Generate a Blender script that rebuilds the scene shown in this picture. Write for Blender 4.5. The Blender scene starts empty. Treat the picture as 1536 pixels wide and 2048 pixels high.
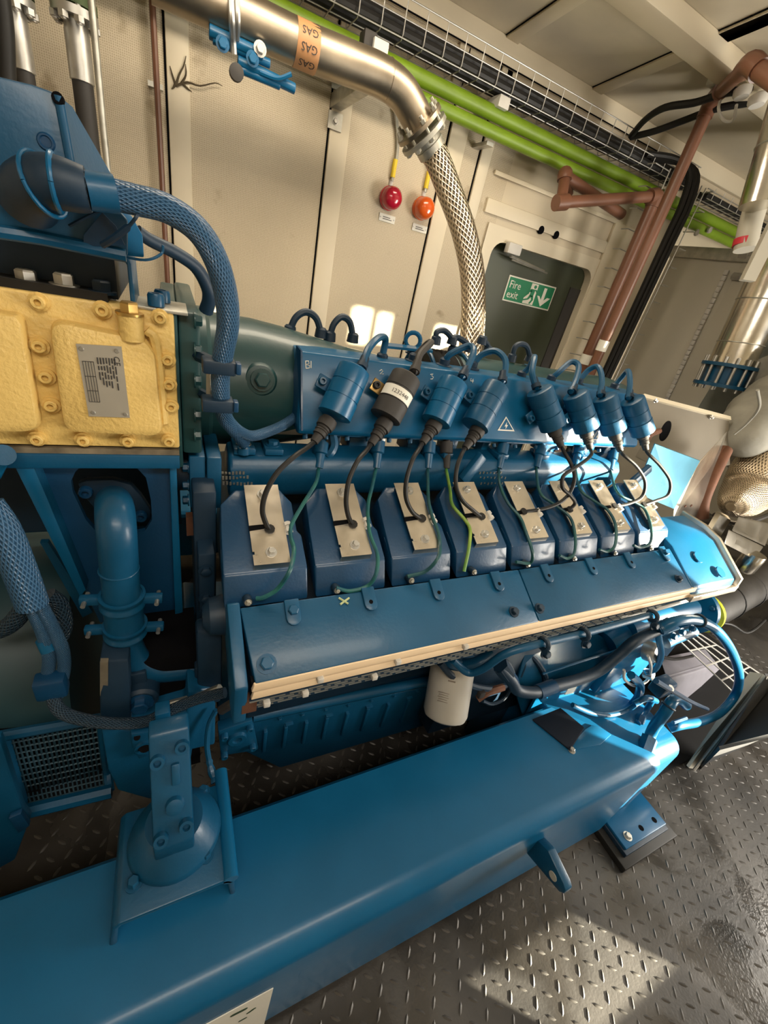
import bpy, bmesh, math, random
from mathutils import Vector as V, Matrix
random.seed(7)
scn = bpy.context.scene
COL = scn.collection

# ------------------------------------------------------------------ camera
FPX = 826.0
ex = V((1681, -81, FPX)).normalized()
ed = V((-338, 1406, FPX)); ed = (ed - ex * ed.dot(ex)).normalized()
ey = ex.cross(ed)
CAM = V((0, 0, 1.62))
right = V((ex[0], ey[0], -ed[0])); down = V((ex[1], ey[1], -ed[1])); fwd = V((ex[2], ey[2], -ed[2]))
cd = bpy.data.cameras.new('camera'); cam = bpy.data.objects.new('camera', cd); COL.objects.link(cam)
cd.sensor_fit = 'HORIZONTAL'; cd.sensor_width = 36; cd.lens = FPX / 1536 * 36
cd.clip_start = 0.02; cd.clip_end = 100
mw = Matrix((right, -down, -fwd)).transposed().to_4x4(); mw.translation = CAM
cam.matrix_world = mw
scn.camera = cam

# ------------------------------------------------------------------ light
w = bpy.data.worlds.new('world'); scn.world = w; w.use_nodes = True
bg = w.node_tree.nodes['Background']; bg.inputs[0].default_value = (0.75, 0.87, 1.0, 1); bg.inputs[1].default_value = 1.2
def light(kind, name, loc, target, energy, color, **kw):
    d = bpy.data.lights.new(name, kind); d.energy = energy; d.color = color
    for k, v_ in kw.items(): setattr(d, k, v_)
    o = bpy.data.objects.new(name, d); COL.objects.link(o); o.location = loc
    o.rotation_euler = (V(target) - V(loc)).to_track_quat('-Z', 'Y').to_euler()
    return o
light('SUN', 'sun', (6, -4, 4), (6 - .72, -4 + .66, 4 - .22), 32.0, (1.0, .90, .68), angle=0.008)
light('AREA', 'doorway_daylight', (3.5, -0.95, 1.15), (0.9, 1.0, 1.1), 95, (1.0, .93, .82), shape='RECTANGLE', size=1.2, size_y=1.6)
light('AREA', 'ceiling_fill_light', (0.7, 1.50, 2.57), (0.7, 1.60, 0.6), 17, (1.0, .86, .66), shape='RECTANGLE', size=1.6, size_y=.3)  # added fill over the engine's back and the wall, no fixture there
light('AREA', 'aisle_fill_light', (0.2, -0.60, 2.57), (0.3, 0.4, 0.6), 15, (1.0, .90, .76), shape='RECTANGLE', size=1.6, size_y=.3)  # added fill for the engine front, an unseen source without a fixture
scn.view_settings.view_transform = 'Standard'
scn.view_settings.look = 'None'
scn.view_settings.exposure = 0.55
scn.view_settings.gamma = 1.0
scn.view_settings.use_curve_mapping = False

# ------------------------------------------------------------------ measuring helpers (photo point -> place in the room)
def ray(u, v):
    p = V((u - 768, v - 1024, FPX)); return V((p.dot(ex), p.dot(ey), -p.dot(ed)))
def P(u, v, y): d = ray(u, v); return CAM + d * (y / d.y)
def PZ(u, v, z): d = ray(u, v); return CAM + d * ((z - CAM.z) / d.z)
def PX(u, v, x): d = ray(u, v); return CAM + d * (x / d.x)
def PP(u, v, o, n):
    d = ray(u, v); o = V(o); n = V(n); return CAM + d * ((o - CAM).dot(n) / d.dot(n))
def px(pts): return [P(*p) for p in pts]

# ------------------------------------------------------------------ materials
def mat(name, col, rough=.5, metal=0., var=.12, scale=9., bump=0., bscale=60., coat=0., spec=.5, col2=None, trans=0., emis=None):
    m = bpy.data.materials.new(name); m.use_nodes = True; nt = m.node_tree; b = nt.nodes['Principled BSDF']
    L = nt.links.new
    tc = nt.nodes.new('ShaderNodeTexCoord'); nz = nt.nodes.new('ShaderNodeTexNoise')
    nz.inputs['Scale'].default_value = scale; nz.inputs['Detail'].default_value = 6
    L(tc.outputs['Object'], nz.inputs['Vector'])
    rp = nt.nodes.new('ShaderNodeValToRGB'); rp.color_ramp.elements[0].position = .3; rp.color_ramp.elements[1].position = .7
    c = V(col)
    a = c * (1 - var); z = V(col2) if col2 else c * (1 + var)
    rp.color_ramp.elements[0].color = (*a, 1); rp.color_ramp.elements[1].color = (*z, 1)
    L(nz.outputs['Fac'], rp.inputs['Fac']); L(rp.outputs['Color'], b.inputs['Base Color'])
    mr = nt.nodes.new('ShaderNodeMapRange'); mr.inputs[3].default_value = max(rough - .08, .02); mr.inputs[4].default_value = min(rough + .1, 1)
    L(nz.outputs['Fac'], mr.inputs[0]); L(mr.outputs[0], b.inputs['Roughness'])
    b.inputs['Metallic'].default_value = metal; b.inputs['Specular IOR Level'].default_value = spec
    b.inputs['Coat Weight'].default_value = coat; b.inputs['Coat Roughness'].default_value = .12
    b.inputs['Transmission Weight'].default_value = trans
    if bump:
        n2 = nt.nodes.new('ShaderNodeTexNoise'); n2.inputs['Scale'].default_value = bscale; n2.inputs['Detail'].default_value = 3
        L(tc.outputs['Object'], n2.inputs['Vector'])
        bp = nt.nodes.new('ShaderNodeBump'); bp.inputs['Strength'].default_value = bump; bp.inputs['Distance'].default_value = .004
        L(n2.outputs['Fac'], bp.inputs['Height']); L(bp.outputs[0], b.inputs['Normal'])
    m['b'] = 1
    return m
def braid_mat(name, c0, c1, rough, metal, nu, nv, bump=.8):
    """woven sleeve: two families of helical strands from the tube's own uv"""
    m = bpy.data.materials.new(name); m.use_nodes = True; nt = m.node_tree; b = nt.nodes['Principled BSDF']; L = nt.links.new
    uv = nt.nodes.new('ShaderNodeUVMap'); sp = nt.nodes.new('ShaderNodeSeparateXYZ'); L(uv.outputs[0], sp.inputs[0])
    def mth(op, a, b_=None):
        n = nt.nodes.new('ShaderNodeMath'); n.operation = op
        for i, s in enumerate((a, b_)):
            if s is None: continue
            if isinstance(s, (int, float)): n.inputs[i].default_value = s
            else: L(s, n.inputs[i])
        return n.outputs[0]
    u = mth('MULTIPLY', sp.outputs[0], nu * 6.2832); v_ = mth('MULTIPLY', sp.outputs[1], nv * 6.2832)
    s1 = mth('SINE', mth('ADD', u, v_)); s2 = mth('SINE', mth('SUBTRACT', u, v_))
    h = mth('MAXIMUM', s1, s2)
    h = mth('ADD', mth('MULTIPLY', h, .5), .5)
    mx = nt.nodes.new('ShaderNodeMix'); mx.data_type = 'RGBA'
    mx.inputs[6].default_value = (*c0, 1); mx.inputs[7].default_value = (*c1, 1); L(h, mx.inputs[0])
    L(mx.outputs[2], b.inputs['Base Color'])
    b.inputs['Roughness'].default_value = rough; b.inputs['Metallic'].default_value = metal
    bp = nt.nodes.new('ShaderNodeBump'); bp.inputs['Strength'].default_value = bump; bp.inputs['Distance'].default_value = .004
    L(h, bp.inputs['Height']); L(bp.outputs[0], b.inputs['Normal'])
    return m
BLUE = mat('blue_gloss_paint', (.003, .094, .215), .32, 0, .10, 5, .06, 90, .12, .35)
BLUE2 = mat('blue_engine_paint', (.003, .066, .148), .38, 0, .14, 7, .10, 120, .1, .4)
BLUED = mat('blue_cap_paint', (.003, .044, .115), .38, 0, .10, 6, .10, 160, .2)
NAVY = mat('dark_navy_paint_and_shade', (.004, .022, .048), .5, 0, .2, 8, .1, 80)
GREEN = mat('dark_green_paint', (.010, .048, .052), .38, 0, .15, 6, .08, 70, .2)
PIPEG = mat('lime_green_paint', (.155, .255, .011), .45, 0, .22, 4, .03, 60)
YEL = mat('yellow_cast_paint', (.70, .485, .155), .48, 0, .06, 12, .55, 140)
STEEL = mat('stainless_sheet', (.80, .73, .63), .30, 1, .06, 30)
STEELP = mat('stainless_pipe', (.36, .305, .235), .38, 1, .22, 5, .05, 50)
GALV = mat('galvanised_steel', (.46, .45, .40), .45, .85, .2, 25)
ZINC = mat('zinc_bolt', (.52, .51, .48), .42, .9, .1, 30)
BLACK = mat('black_rubber', (.015, .0145, .014), .5, 0, .2, 20, spec=.28)
BLACKM = mat('matt_black_plastic', (.030, .027, .025), .62, 0, .12, 25)
VOID = mat('dark_recess', (.005, .005, .006), .9, spec=.05)
CREAM = mat('cream_wall_paint', (.62, .535, .39), .6, 0, .06, 2.2)
CREAMC = mat('cream_ceiling_paint', (.60, .535, .41), .6, 0, .13, 2.6)
TRIM = mat('cream_trim_paint', (.68, .60, .45), .5, 0, .05, 3)
BEIGE = mat('beige_gasket_strip', (.80, .62, .42), .5, 0, .05, 8)
BROWN = mat('brown_pipe_paint', (.165, .070, .040), .38, 0, .15, 5)
DOORG = mat('door_green', (.036, .044, .019), .42, 0, .12, 2)
WHITE = mat('white_print', (.78, .76, .68), .5, 0, .04)
SIGNG = mat('sign_green', (.004, .20, .085), .5, 0, .04)
FILT = mat('filter_grey', (.42, .40, .36), .4, 0, .05, 9)
REDG = mat('red_beacon', (.42, .008, .030), .12, 0, .05, 8, 0, 1, .6)
ORAG = mat('orange_beacon', (.70, .105, .012), .12, 0, .05, 8, 0, 1, .6)
TAPE = mat('gas_tape', (.40, .20, .085), .5, 0, .1, 12)
YLAB = mat('yellow_label', (.75, .55, .03), .5)
REDT = mat('red_tape', (.62, .03, .05), .5)
CAPG = mat('light_grey_plastic', (.55, .53, .49), .5)
GREYP = mat('grey_panel_paint', (.54, .51, .43), .5, 0, .06, 2)
FOIL = mat('foil_sheet', (.72, .68, .60), .22, 1, .08, 8, .25, 14)
LAG = mat('black_lagging', (.045, .043, .042), .38, 0, .25, 6, .6, 16, .3)
LAGW = mat('grey_lagging', (.30, .29, .25), .8, 0, .25, 6, .8, 22)
RUST = mat('rusty_metal', (.16, .07, .04), .65, .4, .35, 10, .3, 40)
EGRN = mat('earth_wire_green', (.006, .075, .12), .45, 0, .2, 26, col2=(.015, .13, .10))
EGYL = mat('earth_wire_green_yellow', (.06, .27, .05), .45, 0, .2, 14, col2=(.26, .36, .04))
EBLU = mat('earth_wire_blue_painted', (.006, .055, .09), .45, 0, .2, 34, col2=(.012, .09, .08))
LUGM = mat('tread_plate_lug', (.078, .072, .066), .46, .15, .3, 6)
BRAID = braid_mat('blue_braided_sleeve', (.005, .035, .085), (.045, .125, .24), .36, 0, 3.2, 24, .6)
BRAIDK = braid_mat('dark_braided_sleeve', (.004, .012, .022), (.02, .05, .085), .45, 0, 2.6, 14)
BRAIDS = braid_mat('steel_braid', (.10, .085, .065), (.58, .49, .38), .28, 1, 3.2, 18, 1.0)
MESHB = braid_mat('steel_mesh_blanket', (.12, .09, .06), (.80, .66, .48), .32, 1, 12, 60, .8)

def floor_mat():
    m = mat('tread_plate', (.054, .050, .046), .42, .25, .72, 3.0)
    nt = m.node_tree; b = nt.nodes['Principled BSDF']; L = nt.links.new
    tc = nt.nodes.new('ShaderNodeTexCoord'); nz = nt.nodes.new('ShaderNodeTexNoise'); nz.inputs['Scale'].default_value = 2.6; nz.inputs['Detail'].default_value = 8
    nz.inputs['Distortion'].default_value = 1.2
    L(tc.outputs['Object'], nz.inputs['Vector'])
    r = nt.nodes.new('ShaderNodeValToRGB'); r.color_ramp.elements[0].position = .46; r.color_ramp.elements[1].position = .60
    r.color_ramp.elements[0].color = (.2, .2, .2, 1); r.color_ramp.elements[1].color = (.55, .55, .55, 1)
    L(nz.outputs['Fac'], r.inputs['Fac']); L(r.outputs['Color'], b.inputs['Roughness'])
    n2 = nt.nodes.new('ShaderNodeTexNoise'); n2.inputs['Scale'].default_value = 120; L(tc.outputs['Object'], n2.inputs['Vector'])
    bp = nt.nodes.new('ShaderNodeBump'); bp.inputs['Strength'].default_value = .25; bp.inputs['Distance'].default_value = .002
    L(n2.outputs['Fac'], bp.inputs['Height']); L(bp.outputs[0], b.inputs['Normal'])
    return m
FLOOR = floor_mat()
def wall_mat():
    m = mat('cream_perforated_sheet', (.60, .515, .375), .6, 0, .07, 1.8)
    nt = m.node_tree; b = nt.nodes['Principled BSDF']; L = nt.links.new
    tc = nt.nodes.new('ShaderNodeTexCoord'); vo = nt.nodes.new('ShaderNodeTexVoronoi'); vo.inputs['Scale'].default_value = 150
    vo.inputs['Randomness'].default_value = .15
    L(tc.outputs['Object'], vo.inputs['Vector'])
    r = nt.nodes.new('ShaderNodeValToRGB'); r.color_ramp.elements[0].position = .12; r.color_ramp.elements[1].position = .42
    r.color_ramp.elements[0].color = (.55, .52, .46, 1); r.color_ramp.elements[1].color = (1, 1, 1, 1)
    L(vo.outputs['Distance'], r.inputs['Fac'])
    src = b.inputs['Base Color'].links[0].from_socket
    mx = nt.nodes.new('ShaderNodeMix'); mx.data_type = 'RGBA'; mx.blend_type = 'MULTIPLY'; mx.inputs[0].default_value = .8
    L(src, mx.inputs[6]); L(r.outputs['Color'], mx.inputs[7])
    # scuffs and drips of dirt
    n2 = nt.nodes.new('ShaderNodeTexNoise'); n2.inputs['Scale'].default_value = 6; n2.inputs['Detail'].default_value = 9; L(tc.outputs['Object'], n2.inputs['Vector'])
    r2 = nt.nodes.new('ShaderNodeValToRGB'); r2.color_ramp.elements[0].position = .28; r2.color_ramp.elements[1].position = .36
    r2.color_ramp.elements[0].color = (.45, .38, .28, 1); r2.color_ramp.elements[1].color = (1, 1, 1, 1); L(n2.outputs['Fac'], r2.inputs['Fac'])
    m2 = nt.nodes.new('ShaderNodeMix'); m2.data_type = 'RGBA'; m2.blend_type = 'MULTIPLY'; m2.inputs[0].default_value = .6
    L(mx.outputs[2], m2.inputs[6]); L(r2.outputs['Color'], m2.inputs[7]); L(m2.outputs[2], b.inputs['Base Color'])
    bp = nt.nodes.new('ShaderNodeBump'); bp.inputs['Strength'].default_value = .4; bp.inputs['Distance'].default_value = .002
    L(vo.outputs['Distance'], bp.inputs['Height']); L(bp.outputs[0], b.inputs['Normal'])
    return m
PERF = wall_mat()

# ------------------------------------------------------------------ mesh builder
def frame(ax):
    ax = V(ax).normalized(); t = V((0, 0, 1)) if abs(ax.z) < .9 else V((1, 0, 0))
    a = ax.cross(t).normalized(); return a, ax.cross(a).normalized(), ax
def spline(pts, res=5):
    pts = [V(p) for p in pts]
    if len(pts) < 3: return pts
    q = [pts[0] * 2 - pts[1]] + pts + [pts[-1] * 2 - pts[-2]]; out = []
    for i in range(1, len(q) - 2):
        a, b, c, d = q[i - 1:i + 3]
        for k in range(res):
            t = k / res
            out.append(.5 * ((2 * b) + (c - a) * t + (2 * a - 5 * b + 4 * c - d) * t * t + (3 * b - a - 3 * c + d) * t ** 3))
    out.append(pts[-1]); return out
class M:
    def __init__(s): s.v = []; s.f = []; s.uv = {}
    def add(s, vs, fs):
        n = len(s.v); s.v += [V(p) for p in vs]; s.f += [tuple(i + n for i in f) for f in fs]; return s
    def box(s, c, d, ax=None):
        c = V(c); a, b, e = ax if ax else (V((1, 0, 0)), V((0, 1, 0)), V((0, 0, 1)))
        a, b, e = V(a) * d[0] / 2, V(b) * d[1] / 2, V(e) * d[2] / 2
        vs = [c + a * i + b * j + e * k for i in (-1, 1) for j in (-1, 1) for k in (-1, 1)]
        return s.add(vs, [(0, 1, 3, 2), (4, 6, 7, 5), (0, 4, 5, 1), (2, 3, 7, 6), (0, 2, 6, 4), (1, 5, 7, 3)])
    def bb(s, a, b):
        a, b = V(a), V(b); return s.box((a + b) / 2, b - a)
    def prism(s, pts, vec):
        pts = [V(p) for p in pts]; vec = V(vec); n = len(pts)
        return s.add(pts + [p + vec for p in pts], [tuple(range(n)), tuple(range(2 * n - 1, n - 1, -1))] + [(i, (i + 1) % n, (i + 1) % n + n, i + n) for i in range(n)])
    def cyl(s, p, q, r, r2=None, n=14):
        return s.lathe(p, V(q) - V(p), [(r, 0), (r if r2 is None else r2, (V(q) - V(p)).length)], n)
    def lathe(s, o, ax, prof, n=16, cap=True):
        o = V(o); a, b, e = frame(ax); vs = []; fs = []; m = len(prof)
        for r, h in prof:
            for k in range(n):
                t = 2 * math.pi * k / n; vs.append(o + e * h + (a * math.cos(t) + b * math.sin(t)) * r)
        for i in range(m - 1):
            for k in range(n):
                k2 = (k + 1) % n; fs.append((i * n + k, i * n + k2, (i + 1) * n + k2, (i + 1) * n + k))
        if cap: fs += [tuple(range(n - 1, -1, -1)), tuple((m - 1) * n + k for k in range(n))]
        return s.add(vs, fs)
    def tube(s, pts, r, n=8, res=5, sm=True, uvs=1.0):
        pts = spline(pts, res) if sm else [V(p) for p in pts]
        m = len(pts); vs = []; fs = []; rr = r if callable(r) else (lambda t: r)
        T = [(pts[min(i + 1, m - 1)] - pts[max(i - 1, 0)]).normalized() for i in range(m)]
        a = frame(T[0])[0]; ln = [0.0]
        for i in range(1, m): ln.append(ln[-1] + (pts[i] - pts[i - 1]).length)
        for i in range(m):
            a = (a - T[i] * a.dot(T[i])).normalized(); b = T[i].cross(a)
            for k in range(n):
                t = 2 * math.pi * k / n; vs.append(pts[i] + (a * math.cos(t) + b * math.sin(t)) * rr(i / (m - 1)))
        base = len(s.f); r0 = rr(.5)
        for i in range(m - 1):
            for k in range(n):
                k2 = (k + 1) % n; fs.append((i * n + k, i * n + k2, (i + 1) * n + k2, (i + 1) * n + k))
                u0, u1 = ln[i] / (r0 * 2) * uvs, ln[i + 1] / (r0 * 2) * uvs
                s.uv[base + len(fs) - 1] = [(u0, k / n), (u0, (k + 1) / n), (u1, (k + 1) / n), (u1, k / n)]
        fs += [tuple(range(n - 1, -1, -1)), tuple((m - 1) * n + k for k in range(n))]
        return s.add(vs, fs)
    def hexb(s, p, ax, r=.009, h=.007, wash=True):
        p = V(p); ax = V(ax).normalized()
        if wash: s.lathe(p, ax, [(r * 1.45, 0), (r * 1.45, h * .25)], 14)
        s.lathe(p + ax * (h * .25 if wash else 0), ax, [(r, 0), (r, h * .85), (r * .82, h)], 6); return s
    def sock(s, p, ax, r=.008, h=.008):
        """socket-head screw: ring with a recessed middle"""
        p = V(p); ax = V(ax).normalized()
        s.lathe(p, ax, [(r, 0), (r, h * .8), (r * .85, h), (r * .5, h), (r * .48, h * .35)], 12); return s
    def ring(s, o, ax, R, r, n=20, k=8, a0=0., a1=6.2832):
        a, b, e = frame(ax); o = V(o); full = abs(a1 - a0) > 6.2
        pts = [o + (a * math.cos(a0 + (a1 - a0) * i / n) + b * math.sin(a0 + (a1 - a0) * i / n)) * R for i in range(n + 1)]
        return s.tube(pts, r, k, sm=False)
    def text(s, txt, o, xd, yd, size, depth=.0006, ext=True):
        c = bpy.data.curves.new('t', 'FONT'); c.body = txt; c.size = size; c.resolution_u = 2
        ob = bpy.data.objects.new('t', c); COL.objects.link(ob); dg = bpy.context.evaluated_depsgraph_get(); dg.update()
        me = bpy.data.meshes.new_from_object(ob.evaluated_get(dg)); xd = V(xd).normalized(); yd = V(yd).normalized(); zd = xd.cross(yd)
        s.add([V(o) + xd * q.co.x + yd * q.co.y + zd * depth for q in me.vertices], [tuple(f.vertices) for f in me.polygons])
        bpy.data.objects.remove(ob); bpy.data.curves.remove(c); bpy.data.meshes.remove(me); return s
    def build(s, name, m, parent=None, bevel=0, kind=None, label=None, seg=2):
        o0 = org(parent) if parent else V((0, 0, 0))
        me = bpy.data.meshes.new(name); me.from_pydata([p - o0 for p in s.v], [], s.f)
        if s.uv:
            ul = me.uv_layers.new(name='UVMap')
            for i, q in s.uv.items():
                for j, li in enumerate(me.polygons[i].loop_indices): ul.data[li].uv = q[j]
        bm = bmesh.new(); bm.from_mesh(me); bmesh.ops.recalc_face_normals(bm, faces=bm.faces)
        if bevel:
            ed_ = [e for e in bm.edges if len(e.link_faces) == 2 and e.calc_face_angle(0) > .5]
            bmesh.ops.bevel(bm, geom=ed_, offset=bevel, segments=seg, affect='EDGES', profile=.5, clamp_overlap=True)
        bm.to_mesh(me); bm.free()
        me.polygons.foreach_set('use_smooth', [True] * len(me.polygons)); me.set_sharp_from_angle(angle=math.radians(38))
        me.materials.append(m)
        ob = bpy.data.objects.new(name, me); COL.objects.link(ob)
        if parent: ob.parent = parent
        if kind: ob['kind'] = kind
        if label: ob['label'] = label
        return ob
def org(o):
    p = V(o.location)
    while o.parent: o = o.parent; p += V(o.location)
    return p
def thing(name, label, cat, loc, group=None):
    o = bpy.data.objects.new(name, None); o.empty_display_size = .03; COL.objects.link(o); o.location = V(loc)
    o['label'] = label; o['category'] = cat
    if group: o['group'] = group
    return o
def tag(o, label, cat, group=None):
    o['label'] = label; o['category'] = cat
    if group: o['group'] = group
    return o
def dup(root, delta, label=None):
    r = root.copy(); COL.objects.link(r); r.location = root.location + V(delta)
    if label: r['label'] = label
    for ch in root.children:
        c = ch.copy(); COL.objects.link(c); c.parent = r
        for g in ch.children:
            d = g.copy(); COL.objects.link(d); d.parent = c
    return r
def st(m, name, ma, **k): o = m.build(name, ma, **k); o['kind'] = 'structure'; return o
X1, Y1, Z1 = V((1, 0, 0)), V((0, 1, 0)), V((0, 0, 1))
#@@STRUCT
# ================================================================== the room
WY, CZ = 2.4, 2.646
def wx(u, v): return P(u, v, WY).x
def wz(u, v): return P(u, v, WY).z
dx0, dx1, dz = wx(985, 487), wx(1185, 545), wz(1100, 515)
st(M().bb((-1.7, -1.3, -.08), (5.6, 2.6, 0)), 'floor', FLOOR)
lug = M()
for i in range(-10, 84):
    for j in range(-22, 40):
        x, y = i * .042 + (.021 if j % 2 else 0), j * .0364
        if x > 3.3 or y > 1.15 or (y > .22 and x < -.5): continue
        a = math.radians(52 if (i + j // 2) % 2 == 0 else -38); c, s_ = math.cos(a), math.sin(a)
        L_, W_, H_ = .0145, .0042, .0024
        q = [(-L_, 0, 0), (-L_ * .5, -W_, 0), (L_ * .5, -W_, 0), (L_, 0, 0), (L_ * .5, W_, 0), (-L_ * .5, W_, 0), (-L_ * .55, 0, H_), (L_ * .55, 0, H_)]
        lug.add([(x + p[0] * c - p[1] * s_, y + p[0] * s_ + p[1] * c, p[2]) for p in q],
                [(0, 1, 6), (1, 2, 7, 6), (2, 3, 7), (3, 4, 7), (4, 5, 6, 7), (5, 0, 6)])
FL = bpy.data.objects['floor']
lug.build('tread_pattern', LUGM, FL, kind='stuff')
st(M().bb((-1.7, WY, 0), (dx0 - .02, WY + .1, CZ)), 'wall_back', PERF)
st(M().bb((dx1 + .02, WY, 0), (5.6, WY + .1, CZ)), 'wall_back', CREAM)
st(M().bb((dx0 - .02, WY, dz + .02), (dx1 + .02, WY + .1, CZ)), 'wall_back', CREAM)
st(M().bb((-1.7, -1.02, CZ), (5.6, 2.6, CZ + .08)), 'ceiling', CREAMC)
st(M().bb((-1.8, -1.3, 0), (-1.7, 2.5, CZ)), 'wall_left', CREAM)
st(M().bb((5.5, -1.0, 0), (5.6, 2.5, CZ)), 'wall_right', GREYP)
fw = M().bb((-1.7, -1.1, 0), (1.82, -1.0, CZ)); fw.bb((2.34, -1.1, 0), (2.62, -1.0, CZ)); fw.bb((1.82, -1.02, 0), (2.34, -1.0, .285)); fw.bb((1.82, -1.02, .362), (2.34, -1.0, CZ))  # low gap is made up to lay a sun patch on the floor
st(fw, 'wall_front_sun_mask', CREAM)
st(M().bb((4.1, -1.02, 0), (5.5, -1.0, 2.30)), 'wall_front_sun_mask', CREAM)
# made-up slots over and right of the doorway, cut to throw sun slivers
LINT = 1.98
def slot(u, v, y): p = P(u, v, y); t = (y + 1.01) / .66; return p.x + .72 * t, p.z + .22 * t
cuts = []
for (u0, v0, u1, v1, y) in ((706, 612, 734, 690, WY), (757, 624, 775, 690, WY), (872, 648, 918, 712, WY), (945, 610, 975, 690, 1.56)):
    a, b = slot(u0, v0, y), slot(u1, v1, y); cuts.append((min(a[0], b[0]), max(a[0], b[0]), min(a[1], b[1]), max(a[1], b[1])))
cuts.sort(); xx = 2.62; fw = M(); zlo = 2.30
fw.bb((2.62, -1.02, LINT), (4.1, -1.0, 2.30)); fw.bb((2.62, -1.02, 1.0), (3.03, -1.0, LINT)); fw.bb((2.62, -1.02, 0), (4.1, -1.0, .62)); fw.bb((3.22, -1.02, .62), (4.1, -1.0, 1.0)); fw.bb((3.40, -1.02, 1.0), (4.1, -1.0, LINT))  # unseen doorway, stepped and silled to shape where the sun falls
for (a, b, c, d) in cuts:
    a = max(a, xx)
    fw.bb((xx, -1.02, zlo), (a, -1.0, CZ)); fw.bb((a, -1.02, zlo), (b, -1.0, c)); fw.bb((a, -1.02, d), (b, -1.0, CZ)); xx = b
fw.bb((xx, -1.02, zlo), (5.5, -1.0, CZ)); st(fw, 'wall_front_sun_mask', CREAM)
# battens over the wall sheet joints
n_ = 1
for a, b, z0, z1 in [((340, 300), (382, 300), 0, CZ - .09), ((633, 500), (668, 500), 0, CZ - .09), ((848, 500), (880, 500), 0, CZ - .09),
                     ((962, 300), (984, 300), dz + .06, CZ - .09)]:
    x0, x1 = wx(*a), wx(*b)
    m = M().bb((x0, WY - .014, z0), (x1, WY, z1))
    st(m, 'trim_%d' % n_, TRIM, bevel=.003); n_ += 1
    g = M().bb((x0 - .008, WY - .003, z0), (x0 - .001, WY, z1)); st(g, 'trim_%d' % n_, VOID); n_ += 1
st(M().bb((-1.7, WY - .03, CZ - .09), (5.5, WY, CZ)), 'trim_%d' % n_, TRIM, bevel=.004); n_ += 1
st(M().bb((dx0 - .12, WY - .016, wz(1100, 455) - .035), (dx1 + .10, WY, wz(1100, 455) + .03)), 'trim_%d' % n_, TRIM, bevel=.003); n_ += 1
st(M().bb((dx0 - .12, WY - .016, wz(1100, 395) - .0), (wx(1245, 440), WY - .001, wz(1100, 395) + .02)), 'trim_%d' % n_, TRIM, bevel=.002); n_ += 1
st(M().bb((wx(1218, 470), WY - .019, 0), (wx(1268, 480), WY, 2.18)), 'trim_%d' % n_, TRIM, bevel=.004); n_ += 1
for u in (930, 1036):                     # short uprights under the ceiling trim
    x = wx(u, 90); st(M().bb((x - .03, WY - .014, 2.40), (x + .03, WY, CZ - .09)), 'trim_%d' % n_, TRIM, bevel=.003); n_ += 1
# ceiling joints, cover strips and box beam
for (a, b) in [((1016, 68), (1114, 0)), ((1189, 173), (1334, 108)), ((1390, 82), (1560, 8))]:
    p, q = PZ(*a, CZ), PZ(*b, CZ); d = (q - p).normalized(); q = p + d * 1.5; p = p - d * .02; t = V((-d.y, d.x, 0))
    if t.x < 0: t = -t
    m = M().prism([p, q, q + t * .07, p + t * .07], (0, 0, -.010)); st(m, 'trim_%d' % n_, TRIM, bevel=.002); n_ += 1
    if a[0] > 1350: continue
    m = M().prism([p - t * .006, q - t * .006, q - t * .002, p - t * .002], (0, 0, -.003)); st(m, 'trim_%d' % n_, VOID); n_ += 1
ya, yb = PZ(1300, 72, 2.585).y, PZ(1365, 60, 2.585).y
st(M().bb((-1.7, min(ya, yb), 2.585), (3.05, max(ya, yb), CZ)), 'trim_%d' % n_, TRIM, bevel=.006); n_ += 1
m = M().bb((-.1, WY - .034, CZ - .096), (2.9, WY - .031, CZ - .091)); st(m, 'trim_%d' % n_, VOID); n_ += 1

# the exit door, its rounded frame, closer
dn = st(M().bb((dx0 - .06, WY + .045, 0), (dx1 + .06, WY + .085, dz + .06)), 'door_1', DOORG)
R_ = .075
inner = []
for cx_, cz_, a0 in ((dx1 - R_, dz - R_, 0), (dx0 + R_, dz - R_, 90)):
    for k in range(7):
        a = math.radians(a0 + 15 * k); inner.append((cx_ + R_ * math.cos(a), cz_ + R_ * math.sin(a)))
inner = [(dx1, 0)] + inner + [(dx0, 0)]
outer = [(dx1 + .07, 0)] + [(dx1 + .07, dz + .07)] * 7 + [(dx0 - .07, dz + .07)] * 7 + [(dx0 - .07, 0)]
m = M(); N = len(inner)
vs = [(x, WY - .012, z) for x, z in inner] + [(x, WY - .012, z) for x, z in outer] + [(x, WY + .05, z) for x, z in inner]
m.add(vs, [(i, i + 1, N + i + 1, N + i) for i in range(N - 1)] + [(i, i + 1, 2 * N + i + 1, 2 * N + i) for i in range(N - 1)])
m.build('door_frame', TRIM, dn)
m = M(); 
m.bb((dx1 - .10, WY + .038, 0), (dx1 - .0, WY + .046, dz - .12)); m.build('door_edge_strip', BLACKM, dn)
for u, v in ((1083, 460), (1113, 470)):
    p = P(u, v, WY - .017); M().cyl(p, p + Y1 * .012, .021, n=20).build('cable_hole', VOID, dn)
cp = P(1018, 500, WY)
m = M().bb((cp.x - .045, WY - .05, cp.z - .02), (cp.x + .055, WY - .01, cp.z + .035)); m.build('door_closer', CAPG, dn, bevel=.006)
m = M().tube([(cp.x + .0, WY - .03, cp.z - .03), (cp.x + .30, WY - .02, cp.z - .055)], .008, 6, sm=False); m.tube([(cp.x + .02, WY - .03, cp.z - .045), (cp.x + .34, WY - .01, cp.z - .06)], .005, 6, sm=False)
m.build('closer_arm', GALV, dn)
st(M().bb((dx0 - .1, WY + .1, 0), (dx1 + .1, WY + .12, dz + .1)), 'wall_back', VOID)

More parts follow.
